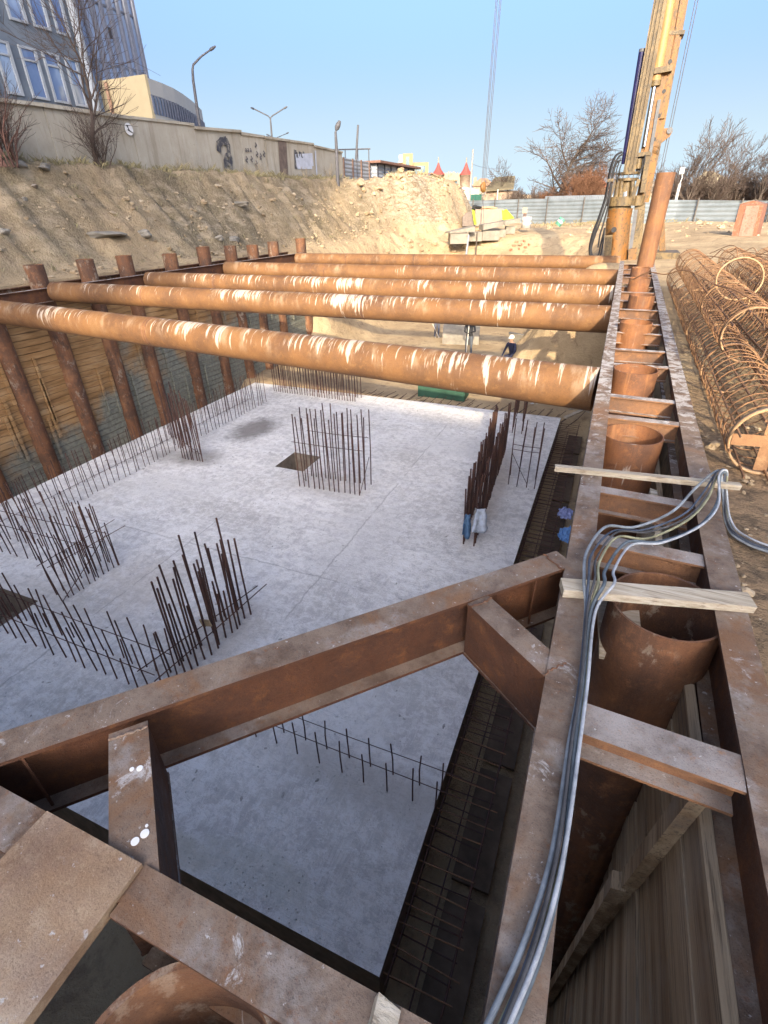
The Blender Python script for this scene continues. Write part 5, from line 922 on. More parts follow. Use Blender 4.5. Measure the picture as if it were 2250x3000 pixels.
r_ = random.Random(9)
for k, (x, nst) in enumerate(((60, 7), (120, 6), (520, 6), (560, 8), (725, 9), (770, 9), (830, 5), (895, 7), (965, 10))):
    p = Vector(dx(*sp(x, 505 + .035 * x), -19.45)); p.z = gz(p.x, p.y); bare_tree('dry_weeds', p, r_.uniform(1.0, 1.7) if k > 1 else 1.1, 60 + k, 'dry weed stalks at the foot of the concrete wall, ' + ORD[k] + ' clump from the left', 'weeds', (M['dryt'], M['twig']), (0, 0), .6, 1, .016, .2, (5,), nst, 'dry weeds along the concrete wall', .3, .006)
# dry grass along the wall foot and bank
mb = MB(); r_ = random.Random(17)
def tuft(x, y, h, m_):
    z = gz(x, y) - .03
    for _ in range(m_):
        a = r_.uniform(0, 6.3); l = r_.uniform(.4, 1) * h; q0 = Vector((x + r_.gauss(0, .08), y + r_.gauss(0, .08), z)); d = Vector((math.cos(a) * .45, math.sin(a) * .45, 1)) * l; s_ = Vector((-math.sin(a), math.cos(a), 0)) * .012; mb.add([q0 - s_, q0 + s_, q0 + d * .6 + s_ * .6, q0 + d + Vector((math.cos(a), math.sin(a), -.3)) * l * .25], [(0, 1, 2, 3)])
for _ in range(650): tuft(-r_.triangular(18.6, 19.95, 19.6), r_.uniform(9, 41), r_.uniform(.12, .42), 6)
for _ in range(420): tuft(-r_.uniform(16.2, 19.0), r_.uniform(8, 42), r_.uniform(.08, .22), 5)
for _ in range(260): tuft(r_.uniform(-18.5, -15.5), r_.uniform(44, 58), r_.uniform(.15, .5), 6)
for _ in range(420): tuft(r_.uniform(-8, 16), r_.uniform(55, 68), r_.uniform(.2, .6), 6)
o = mb.build('dry_grass', plain('dry_grass_blades', (.22, .19, .105), .95, .35, 1, 0, 0)); tag(o, 'dry grass along the foot of the wall and on the banks', 'grass', kind='stuff')
# white debris on the bank
for k, (x, y, s_, lab) in enumerate(((312, 690, (.62, .30, .12), 'long pale concrete slab piece lying low on the earth bank'), (682, 705, (.42, .28, .12), 'pale stone slab at the foot of the bank near the far piles'), (60, 488, (.3, .16, .12), 'white stone by the dark shoots at the wall foot'), (133, 493, (.42, .14, .10), 'long white stone at the wall foot left of the slim tree'), (72, 586, (.08, .08, .07), 'small white stone on the bank at the left'), (98, 548, (.24, .08, .07), 'greenish flat stone on the bank slope'), (700, 600, (.5, .25, .12), 'whitish rubble patch stone high on the bank'), (420, 690, (.3, .2, .14), 'grey rag-like stone right of the long slab piece'), (640, 700, (.2, .2, .12), 'rounded stone near the foot of the bank'), (10, 682, (.16, .12, .1), 'white stone at the left picture edge'))):
    d = ray(x * K, y * K); t = 4.0
    while t < 60:
        p = EYE + d * t
        if p[2] < gz(p[0], p[1]): break
        t += .05
    mb = MB(); mb.blob((p[0], p[1], p[2] + s_[2] * .3), s_, 100 + k, .22, 2, 1.3 + .3 * k); o = mb.build('stone', M['conc'] if k != 5 else M['slate']); tag(o, lab, 'stone', 'stones on the earth bank')
# ------------------------------------------------------------------ drilling rig (sheet: origin 1650,0, scale 2.765)
q = Pl(430, 1700, 25.0, 0, (1650, 0), 2.765)
rig = empty('drilling_rig', (0, 0, 0), 'yellow drilling rig mast with rotary head standing at the far end of the pit', 'drilling rig')
def yel(name, c, d, l):
    n = N(name, .55, 0, .4); a = n.noise(2.2, 6, .7, st=(2, 2, .5)); b = n.noise(9, 5, .7); col = n.mix(n.step(a, .46, .56), c, d); n.col(n.mix(n.math('MULTIPLY', n.step(b, .52, .6), .75), col, l)); n.bump(b, .2, .01); return n.m
M['yel'] = yel('worn_yellow_paint', (.20, .092, .018), (.125, .07, .028), (.05, .038, .022)); M['mudy'] = yel('mud_caked_steel', (.15, .105, .048), (.085, .058, .027), (.042, .034, .023)); M['org'] = yel('orange_casing_paint', (.21, .09, .02), (.15, .08, .03), (.07, .05, .027)); M['blue'] = plain('dark_blue_tube', (.012, .012, .06), .5, .25, 3); M['chrome'] = plain('chrome_rod', (.6, .65, .72), .2, .1, 3, 1, 0); M['hose'] = plain('black_hose', (.022, .022, .025), .5, .3, 8, 0, 0); M['steel'] = plain('grey_steel', (.10, .105, .115), .5, .25, 4); M['tan'] = plain('tan_cylinder', (.34, .20, .085), .5, .15, 3)
def up2(a, b, k=1.9):                             # carry a line on past the top of the sheet
    return (a[0] + (a[0] - b[0]) * k, a[1] + (a[1] - b[1]) * k)
def tubeq(name, mat, a, b, rpx, off=0, n_=16, parent=None, ext=0):
    A = q.on(*(up2(a, b, ext) if ext else a), off); B = q.on(*b, off); mb = MB(); mb.tube([A, B], rpx * q.mpp, n_); return mb.build(name, mat, parent or rig)
def boxq(name, mat, a, b, wpx, dep, off=0, parent=None, ext=0):
    A = q.on(*(up2(a, b, ext) if ext else a), off); B = q.on(*b, off); mb = MB(); d = (A - B).normalized(); mb.bar(B, A, wpx * q.mpp, dep, up=q.n); return mb.build(name, mat, parent or rig)
kb = boxq('kelly_tube', M['mudy'], (788, 0), (532, 1400), 84, .42, -.1, ext=.9)
for dx0 in (-30, 0, 30): boxq('guide_rib', M['mudy'], (788 + dx0, 0), (532 + dx0 * .9, 1400), 9, .06, -.34, kb, ext=.9)
tubeq('side_tube', M['blue'], (640, 402), (492, 1330), 21, -.05, 16); tubeq('tube_cap', M['steel'], (643, 398), (638, 425), 22.5, -.05, 16)
mast = boxq('mast', M['yel'], (930, 0), (700, 1260), 130, .6, .35, ext=.9)
boxq('mast_flange', M['yel'], (972, 0), (800, 960), 34, .7, .32, mast, ext=.9); boxq('mast_side', M['org'], (880, 260), (690, 1230), 60, .66, .3, mast)
boxq('lower_mast', M['yel'], (735, 1180), (640, 1640), 95, .5, .3); boxq('mast_foot', M['mudy'], (625, 1650), (580, 2150), 75, .5, .3); boxq('slide_rail', M['steel'], (590, 1700), (528, 2130), 26, .12, .0)
for y0 in (500, 740, 940, 1130): 
    x0 = 905 - (y0 - 450) * .205 - 30; mb = MB(); a = q.on(x0, y0, -.04); mb.tube([a, a + q.n * .06], 13 * q.mpp, 12); mb.build('lightening_hole', M['hose'], mast)
cy = tubeq('feed_cylinder', M['tan'], (868, 0), (748, 660), 33, -.02, 20, ext=.9); tubeq('gland', M['mudy'], (750, 655), (743, 700), 36, -.02, 20, cy); tubeq('piston_rod', M['chrome'], (738, 700), (655, 1190), 14, -.02, 14, cy)
boxq('clamp', M['mudy'], (735, 585), (880, 560), 34, .5, .0); boxq('clamp', M['mudy'], (845, 268), (985, 262), 22, .7, .3)
one('sheave_bracket', M['org'], lambda mb: q.prism(mb, [(800, 1035), (850, 1030), (893, 1055), (870, 1095), (790, 1160)], .25, .3), rig); mb = MB(); a = q.on(868, 1050, .25); mb.tube([a, a + q.n * .3], 20 * q.mpp, 16); mb.build('sheave', M['steel'], rig)
boxq('guide_pipe', M['steel'], (778, 810), (700, 1270), 22, .1, -.05)
for x0, x1 in ((1078, 790), (1100, 808)): tubeq('wire_rope', M['pole'], (x0, 0), (x1, 1395), 2.6, .5, 5, ext=.9)
# rotary head
def ringq(name, mat, cx, cyy, rpx, hpx, off=0, n_=28, parent=None, taper=1):
    c = q.on(cx, cyy, off); mb = MB(); h_ = hpx * q.mpp; R_ = rpx * q.mpp; mb.lathe([(0, h_ / 2), (R_ * taper, h_ / 2), (R_, -h_ / 2), (0, -h_ / 2)], c, n_, False); return mb.build(name, mat, parent or rig)
ringq('head_flange', M['mudy'], 530, 1405, 82, 16); ringq('head_flange', M['mudy'], 522, 1455, 80, 18)
for k in range(12): a = 2 * PI * k / 12; c = q.on(526, 1430); mb = MB(); R_ = 74 * q.mpp; mb.tube([c + Vector((R_ * math.cos(a), R_ * math.sin(a), -.14)), c + Vector((R_ * math.cos(a), R_ * math.sin(a), .14))], .018, 6); mb.build('flange_bolt', M['steel'], rig)
tubeq('drive_stem', M['mudy'], (520, 1450), (495, 1600), 52); 
for x0, x1 in ((445, 425), (475, 462), (560, 555)): tubeq('gear_motor', M['mudy'], (x0, 1470), (x1, 1605), 17, -.25)
tubeq('chrome_neck', M['chrome'], (500, 1555), (496, 1592), 34, -.1)
boxq('head_arm', M['mudy'], (612, 1455), (560, 1610), 24, .35, -.2); boxq('head_arm', M['mudy'], (430, 1455), (375, 1610), 20, .35, -.2); boxq('head_frame', M['mudy'], (590, 1262), (700, 1245), 26, .5, -.1); boxq('head_frame', M['darksteel'] if 'darksteel' in M else M['hose'], (640, 1275), (620, 1400), 62, .3, .0); tubeq('valve_block', M['mudy'], (612, 1290), (603, 1370), 22, -.2)
boxq('head_frame', M['mudy'], (690, 1240), (640, 1560), 36, .3, -.15)
ringq('collar', M['mudy'], 470, 1632, 112, 62); ringq('collar', M['mudy'], 600, 1625, 60, 68, .2); ringq('collar', M['org'], 458, 1725, 92, 62); ringq('collar', M['mudy'], 455, 1682, 86, 30)
cs_ = tubeq('drive_casing', M['org'], (450, 1755), (415, 2160), 92, 0, 36); boxq('casing_patch', M['mudy'], (372, 1900), (352, 2150), 56, .1, -.5, cs_); mb = MB(); a = q.on(412, 1855, -.80); mb.tube([a, a + q.n * .12], 20 * q.mpp, 14); mb.build('casing_slot', M['hose'], cs_)
boxq('side_bracket', M['org'], (560, 2010), (556, 2110), 60, .4, -.1)
for k, P in enumerate(([(480, 1240), (430, 1270), (395, 1360), (370, 1480), (350, 1600), (300, 1750), (250, 1900), (222, 2010), (230, 2070), (265, 2085), (305, 2060), (325, 1960), (335, 1860)], [(485, 1255), (445, 1285), (410, 1370), (388, 1490), (362, 1620), (315, 1760), (262, 1900), (232, 2000), (238, 2055), (262, 2070), (290, 2050), (312, 1950), (340, 1840)], [(478, 1235), (420, 1275), (380, 1380), (360, 1500), (338, 1610), (290, 1760), (240, 1890), (216, 2000), (224, 2080)], [(470, 1300), (430, 1330), (405, 1420), (392, 1500), (372, 1640), (330, 1800), (300, 1900), (285, 2000)])):
    mb = MB(); mb.tube(smooth([q.on(x, y, -.55 + .05 * k) for x, y in P], 5), .034, 7); mb.build('hose', M['hose'], rig)
for k, P in enumerate(([(455, 1310), (430, 1400), (440, 1480)], [(660, 1260), (650, 1340), (610, 1400)], [(470, 1340), (455, 1390), (470, 1420)])): mb = MB(); mb.tube(smooth([q.on(x, y, -.45) for x, y in P], 5), .025, 6); mb.build('hose', M['hose'], rig)
boxq('hose_clamp', M['mudy'], (360, 1468), (410, 1462), 20, .2, -.5)
boxq('stabiliser_leg', M['yel'], (812, 1700), (822, 2110), 44, .22, 1.2)
mb = MB(); a = q.at(620, 2110); mb.box((a.x + .2, a.y + .8, -.15), (2.4, 1.6, .35)); mb.build('base_frame', M['mudy'], rig)
# ------------------------------------------------------------------ crane hook on its ropes
h = Pl(1415, 545, 47); e = empty('crane_hook', h.at(1415, 560), 'yellow crane hook block hanging on four ropes over the blocks', 'crane hook'); b = e.location.copy()
for x0, x1 in ((1411, 1453), (1414, 1457), (1418, 1464), (1422, 1468)): mb = MB(); A, B = h.at(x0, 540), h.at(x1, 0); mb.tube([A - b, A + (B - A) * 1.7 - b], .022, 5); mb.build('rope', M['pole'], e)
mb = MB(); c = h.at(1415, 549) - b; mb.blob(c, (.22, .22, .38), 5, .12, 2); mb.build('hook_block', M['yel'], e)
mb = MB(); nn = 14; c = h.at(1415, 566) - b; mb.tube([c + Vector((.12 * math.cos(t), 0, .14 * math.sin(t))) for t in np.linspace(1.5, -3.4, nn)], .035, 7); mb.build('hook', M['steel'], e)
for x1 in (1409, 1419): mb = MB(); mb.tube([h.at(1415, 570) - b, h.at(x1 - 1, 660) - b], .02, 5); mb.build('sling', M['pole'], e)
# ------------------------------------------------------------------ things round the far end of the pit (sheet origin 1320,560, scale 4.1475)
def G(x, y, r, rot=0): return Pl(x, y, r, rot, (1320, 560), 4.1475)
GBk = 'concrete blocks above the far end of the pit'
blk = [('lower concrete block farthest left under the beam', (-5, 515, 215, 640), 41.5, 2.0), ('lower concrete block in the middle with a dark edge', (385, 482, 588, 600), 43.5, 1.6), ('lower concrete block right of the middle one', (592, 468, 665, 560), 44.5, 1.6), ('small concrete block beside the red bricks', (670, 430, 780, 520), 45.0, 1.2), ('lower concrete block between the pipe and the middle one', (225, 500, 380, 610), 42.8, 1.6)]
for lab, (x0, y0, x1, y1), r, dp in blk: g = G((x0 + x1) / 2, y1, r, .1); one('concrete_block', M['conc'], lambda mb: g.rect(mb, x0, y0, x1, y1, dp), None, lab, 'concrete block', GBk)
for lab, pts, r in (('long concrete beam lying on the left block, end to the pit', [(-10, 495), (300, 428), (300, 495), (-10, 515)], 41.3), ('long concrete beam in line with the left one', [(398, 408), (645, 366), (645, 420), (398, 475)], 43.2), ('concrete beam farthest right, reaching the white drum', [(655, 362), (845, 330), (845, 380), (655, 412)], 44.4)): g = G(pts[0][0], pts[0][1], r, .35); one('concrete_beam', M['conc'], lambda mb: g.prism(mb, pts, 1.0), None, lab, 'concrete beam', 'concrete beams above the far end of the pit')
g = G(400, 400, 49, .1); one('concrete_bin', plain('brownish_concrete', (.28, .23, .18), .9, .14, 1.5), lambda mb: g.rect(mb, 290, 218, 632, 425, 2.2), None, 'big brownish concrete box with safety vests at both ends', 'concrete box')
g = G(230, 400, 48.4, .1); one('dark_sheet_cover', plain('dark_cover', (.17, .14, .12), .9), lambda mb: g.prism(mb, [(145, 425), (145, 325), (185, 270), (285, 228), (300, 425)], .5), None, 'dark slanted left side of the concrete box', 'cover')  # slanted left side of the box, in its own darker colour
M['hiv'] = plain('fluorescent_yellow_cloth', (.42, .58, .03), .8, .15, 5)
g = G(290, 330, 47.9, .1); one('safety_vest', M['hiv'], lambda mb: g.prism(mb, [(262, 228), (285, 228), (318, 405), (290, 405)], .06), None, 'strip of yellow-green safety vest on the dark left side', 'safety vest', 'safety vests'); g = G(690, 320, 47.5)
mb = MB(); vs = []
for i in range(7):
    for j in range(7): u, v = i / 6, j / 6; vs.append(g.on(622 + (60 + 90 * v) * u + 12 * v, 226 + 120 * v + 8 * math.sin(5 * u), -.15 - .12 * math.sin(u * 4 + v * 3) - .3 * v))
mb.add(vs, [(i * 7 + j, i * 7 + j + 1, (i + 1) * 7 + j + 1, (i + 1) * 7 + j) for i in range(6) for j in range(6)], True); o = mb.build('safety_vest', M['hiv']); o.modifiers.new('thick', 'SOLIDIFY').thickness = .03; tag(o, 'yellow-green safety vest draped over the right end of the concrete box', 'safety vest', 'safety vests')
g = G(320, 200, 49.5); mb = MB(); c = g.on(318, 200); mb.blob(c, (.42, .3, .17), 3, .25, 2); o = mb.build('black_bag', plain('black_bag_cloth', (.03, .03, .03), .7)); tag(o, 'black bag lying on the concrete box', 'bag'); mb = MB(); c = g.on(430, 205); mb.blob(c, (.75, .3, .12), 4, .25, 2); o = mb.build('clay_sack', plain('orange_sack', (.52, .32, .17), .9)); tag(o, 'orange-brown sacks lying on the concrete box', 'sack')
g = G(915, 450, 47.0); c = g.at(915, 450); R_ = 55 * g.mpp; h_ = g.at(915, 310).z - c.z; mb = MB(); mb.lathe([(0, 0), (R_, 0), (R_, h_ * .33), (R_ * 1.04, h_ * .35), (R_, h_ * .37), (R_, h_ * .66), (R_ * 1.04, h_ * .68), (R_, h_ * .7), (R_, h_), (R_ * .9, h_), (0, h_ * .97)], c, 28); o = mb.build('white_drum', plain('white_drum_paint', (.42, .40, .38), .6, .12, 3)); tag(o, 'white drum standing at the right end of the concrete beams', 'drum')
one('cardboard_box', plain('beige_box', (.36, .28, .19), .9, .1), lambda mb: G(900, 240, 47.2).rect(mb, 872, 200, 926, 268, .5), None, 'beige box perched on top of the white drum', 'box'); one('dark_tray', plain('dark_tray_paint', (.10, .07, .06), .8), lambda mb: G(900, 290, 47.2).rect(mb, 880, 268, 920, 312, .4), None, 'dark brown tray under the beige box on the drum', 'tray')
g = G(1330, 400, 50.5); A, B = g.at(1300, 415), g.at(1365, 330); ax_ = (B - A).normalized(); Rb = 38 * g.mpp; e = empty('barrel', A, 'tilted green barrel with a white label beside the spoil mounds', 'barrel'); L_ = (B - A).length; mb = MB(); mb.tube([Vector(), ax_ * .02, ax_ * L_ * .33, ax_ * L_ * .35, ax_ * L_ * .37, ax_ * L_ * .7, ax_ * L_ * .72, ax_ * L_ * .74, ax_ * L_], [Rb * .95, Rb, Rb, Rb * 1.05, Rb, Rb, Rb * 1.05, Rb, Rb], 24); mb.build('drum_body', plain('green_drum_paint', (.10, .27, .20), .5, .2, 3), e)
mb = MB(); mb.tube([ax_ * L_ * .4, ax_ * L_ * .66], Rb * 1.012, 24, caps=False); mb.build('label', M['polew'], e)
r_ = random.Random(3)
for k in range(8):
    g = G(820, 520, 42.5 + .5 * (k % 3)); c = g.on(755 + 30 * k + r_.uniform(-8, 8), 522 - 3 * k + r_.uniform(-14, 10)); c.z = gz(c.x, c.y) + .06; mb = MB(); mb.box(c, (.25, .12, .12), Matrix.Rotation(r_.uniform(0, 3), 3, 'Z') @ Matrix.Rotation(r_.uniform(-.3, .3), 3, 'X')); o = mb.build('brick', plain('red_brick', (.38, .15, .09), .9) if k == 0 else bpy.data.materials['red_brick']); tag(o, 'loose red brick in the scatter below the concrete beams', 'brick', 'red bricks scattered below the beams')
g = G(200, 700, 40.0); mb = MB(); mb.tube([g.at(172, 900), g.at(222, 530)], .07, 10); o = mb.build('steel_prop', plain('pale_steel_tube', (.24, .26, .29), .5, .2)); tag(o, 'pale steel tube propped against the left concrete block', 'prop')
g = G(310, 700, 40.6); mb = MB(); mb.tube([g.at(300, 880), g.at(322, 500)], .05, 8); o = mb.build('steel_prop', M['bark']); tag(o, 'thin dark pole propped right of the pale tube', 'prop')
# orange barriers on the heap (sheet origin 1140,420)
M['orng'] = plain('orange_plastic', (.50, .07, .025), .5, .12, 3)
g = H(390, 600, 53, .2); e = empty('plastic_barrier', (0, 0, 0), 'orange plastic barrier rail on top of the pale rubble heap', 'barrier')
one('barrier_post', M['orng'], lambda mb: g.rect(mb, 228, 515, 290, 590, .5), e); one('barrier_post', M['orng'], lambda mb: g.prism(mb, [(518, 580), (570, 570), (575, 690), (530, 690)], .5), e); one('barrier_rail', M['orng'], lambda mb: g.prism(mb, [(285, 535), (525, 575), (525, 592), (285, 560)], .15, .1), e); one('barrier_rail', M['tarp'], lambda mb: g.prism(mb, [(262, 575), (300, 575), (300, 600), (262, 600)], .2, -.05), e)
# pink brick shaft housing (sheet origin 1880,400, scale 4.484)
g = Pl(1340, 1330, 37.5, -.16, (1880, 400), 4.484); M['pinkb'] = yel('flaking_orange_pink_paint', (.25, .09, .05), (.20, .10, .06), (.28, .17, .115)); M['pinkp'] = yel('pale_pink_board', (.34, .185, .14), (.30, .16, .12), (.19, .095, .07))
e = empty('brick_housing', (0, 0, 0), 'flaking pink and orange box housing standing on the sand at the right', 'housing'); one('body', M['pinkb'], lambda mb: g.prism(mb, [(1172, 1332), (1498, 1336), (1608, 885), (1290, 895)], 1.15), e)
def cap(mb):
    A, B, C2_ = g.at(1285, 893), g.at(1615, 882), g.at(1470, 843); D = g.n * 1.2; A, B, C2_ = A - g.n * .04, B - g.n * .04, C2_ - g.n * .04; mb.add([A, B, C2_, A + D, B + D, C2_ + D], [(0, 1, 2), (5, 4, 3), (0, 2, 5, 3), (1, 4, 5, 2), (0, 3, 4, 1)])
one('gable_lid', M['pinkb'], cap, e); one('front_board', M['pinkp'], lambda mb: g.prism(mb, [(1270, 1315), (1450, 1322), (1550, 905), (1375, 912)], .03, -.035), e); one('lid_sheet', M['conc'], lambda mb: (lambda A, C: mb.add([A, C, C + g.n * 1.25, A + g.n * 1.25, A + Vector((0, 0, .03)), C + Vector((0, 0, .03)), C + g.n * 1.25 + Vector((0, 0, .03)), A + g.n * 1.25 + Vector((0, 0, .03))], [(0, 1, 2, 3), (7, 6, 5, 4), (0, 4, 5, 1), (1, 5, 6, 2), (2, 6, 7, 3), (3, 7, 4, 0)]))(g.at(1283, 889) - g.n * .05, g.at(1470, 839) - g.n * .05), e)
g = Pl(440, 1080, 62, 0, (1880, 400), 4.484); e = empty('white_pole', g.at(390, 1085), 'slim white pole with a small white box at its top', 'pole'); b = e.location.copy(); mb = MB(); mb.tube([g.at(386, 1095) - b, g.at(500, 620) - b], .13, 10); mb.build('pole', M['polew'], e); mb = MB(); mb.tube([g.at(500, 620) - b, g.at(532, 540) - b, g.at(531, 470) - b], .045, 8); mb.build('arm', M['polew'], e); mb = MB(); c = g.at(530, 450) - b; mb.box(c, (.38, .25, .5)); mb.build('box', M['polew'], e)
# ------------------------------------------------------------------ inside the far part of the pit (sheet origin 850,900, scale 4.1475)
def Fz(x, y, z): return Vector(dz((850 + x / 4.1475) * K, (900 + y / 4.1475) * K, z))
zf = -4.85
A = Fz(235, 350, zf); B = Fz(1130, 190, -3.35)
A = Vector(dy((850 + 235 / 4.1475) * K, (900 + 250 / 4.1475) * K, 24.6)); B = Vector(dy((850 + 1180 / 4.1475) * K, (900 + 200 / 4.1475) * K, 35.5))
e = empty('capping_beam', (A.x, A.y, -3.5), 'grey concrete capping wall with ragged lower edge over a row of posts', 'concrete wall'); o0 = Vector((A.x, A.y, -3.5)); d_ = Vector((B.x - A.x, B.y - A.y, 0)); L_ = d_.length; d_.normalize(); s_ = Vector((d_.y, -d_.x, 0))
mb = MB(); m_ = 16; r_ = random.Random(4); top = []; bot = []
for i in range(m_ + 1): t = i / m_; p = d_ * (L_ * t); top.append(p + Vector((0, 0, 1.9))); bot.append(p + Vector((0, 0, -1.5 + .75 * t + r_.uniform(-.07, .07))))
vs = top + bot + [v - s_ * .5 for v in top] + [v - s_ * .5 for v in bot]; n_ = m_ + 1; fs_ = []
for i in range(m_): fs_ += [(i, i + 1, n_ + i + 1, n_ + i), (2 * n_ + i + 1, 2 * n_ + i, 3 * n_ + i, 3 * n_ + i + 1), (i + 1, i, 2 * n_ + i, 2 * n_ + i + 1), (n_ + i, n_ + i + 1, 3 * n_ + i + 1, 3 * n_ + i)]
fs_ += [(0, n_, 3 * n_, 2 * n_)]; mb.add(vs, fs_); mb.build('wall', plain('grey_green_concrete', (.30, .295, .25), .9, .12, .8), e)
for i in range(12): mb = MB(); p = d_ * (L_ * (i + .5) / 12) - s_ * .25; mb.tube([p + Vector((0, 0, -2.2)), p + Vector((0, 0, .2))], .17, 12); mb.build('post', plain('pale_post', (.36, .29, .20), .9, .2, 2) if i == 0 else bpy.data.materials['pale_post'], e)
def W(x, y): return sp(1250 + x / 3.13, 930 + y / 3.13)         # sheet origin 1250,930, scale 3.13
p0 = Vector(dz(*W(150, 232), zf)); p1 = Vector(dz(*W(478, 240), zf)); mb = MB(); d_ = (p1 - p0); hgt = 1.0; mb.prof(p0 + d_ * 0, p1, [(-.55, 0), (-.45, .35), (-.3, hgt * .75), (-.1, hgt), (.15, hgt), (.35, hgt * .8), (.5, .4), (.55, 0)]); o = mb.build('concrete_pillow', M['conc']); tag(o, 'rounded pale concrete block lying behind the standing workers', 'concrete block')
p0 = Vector(dz(*W(-30, 735), zf - .05)); mb = MB(); mb.bar(p0 + Vector((-.15, .1, .35)), p0 + Vector((1.75, .15, .35)), .8, .6); o = mb.build('green_crate', plain('green_tarp', (.028, .075, .05), .8, .3, 2)); tag(o, 'long green covered crate on the pit floor beyond the slab', 'crate')
p0 = Vector(dz(*W(1010, 330), zf)); 
for k, (x, y, w_, rz, lab) in enumerate(((870, 250, 1.5, -.5, 'grey board panel leaning on the dirt slope, uppermost'), (1020, 350, 2.0, -.45, 'dark board panel leaning on the dirt slope, middle'), (1190, 420, 2.0, -.4, 'grey block panel by the dirt slope next to the nearest strut'))):
    p = Vector(dz(*W(x, y), zf + .5)); mb = MB(); mb.box(p, (w_, .12, 1.1), Matrix.Rotation(rz, 3, 'Z') @ Matrix.Rotation(.25, 3, 'X')); o = mb.build('site_screen', M['board'] if k == 1 else M['conc']); tag(o, lab, 'screen', 'screens along the dirt slope')
for k, (x, y, s_, lab) in enumerate(((1060, 835, (.55, .42, .22), 'round whitish bag on the pit floor at the slab corner'), (1330, 860, (.75, .5, .2), 'crumpled grey-green sheeting by the far end of the trench'), (1460, 450, (1.0, .5, .22), 'whitish crumpled sheeting along the right pit side under the wale'))):
    p = Vector(dz(*W(x, y), -5.0)); crumple('plastic_sheeting', (p[0], p[1], p[2] + .12), s_[0] * 2, s_[1] * 2, plain('pale_sheeting_' + str(k), (.36, .38, .36) if k else (.5, .5, .48), .6, .3, 4), lab, 20 + k, .12, 'sheeting', 'sheeting on the pit floor')
for k, (a, b, lab) in enumerate((((1270, 920), (1470, 830), 'plank end sticking out under the nearest strut'), ((520, 365), (340, 330), 'reddish rod lying before the standing worker'))):
    A, B = Vector(dz(*W(*a), -4.5)), Vector(dz(*W(*b), -4.5 if k == 0 else zf)); mb = MB(); mb.bar(A, B, .14 if k == 0 else .06, .05); o = mb.build('loose_plank', M['plank'] if k == 0 else M['cage']); tag(o, lab, 'plank')
# ------------------------------------------------------------------ workers
def person(name, label, root, J, rad, edges, mat, kids):
    me = bpy.data.meshes.new(name); names = list(J); me.from_pydata([J[k] for k in names], [(names.index(a), names.index(b)) for a, b in edges], []); o = bpy.data.objects.new(name, me); COL.objects.link(o); o.location = root[:3]; o.rotation_euler = (0, 0, root[3])
    md = o.modifiers.new('skin', 'SKIN'); 
    for i, k in enumerate(names): r = rad[k]; me.skin_vertices[0].data[i].radius = (r, r) if not isinstance(r, tuple) else r
    me.skin_vertices[0].data[0].use_root = True; md.use_smooth_shade = True; sb = o.modifiers.new('sub', 'SUBSURF'); sb.levels = 1; sb.render_levels = 2; me.materials.append(mat); tag(o, label, 'person'); kids(o); return o
def cloth_mat(name, jacket, trousers, boots=(.05, .045, .04), skin=(.45, .27, .19), zt=(.93, 1.52, .10)):
    n = N(name, .85); z = n.sep(n.tc.outputs['Object'])[2]; col = n.mix(n.math('GREATER_THAN', z, zt[2]), boots, trousers); col = n.mix(n.math('GREATER_THAN', z, zt[0]), col, jacket); col = n.mix(n.math('GREATER_THAN', z, zt[1]), col, skin); k = n.noise(14, 4, .6); n.col(n.mix(n.math('MULTIPLY', k, .3), col, (.02, .02, .02))); return n.m
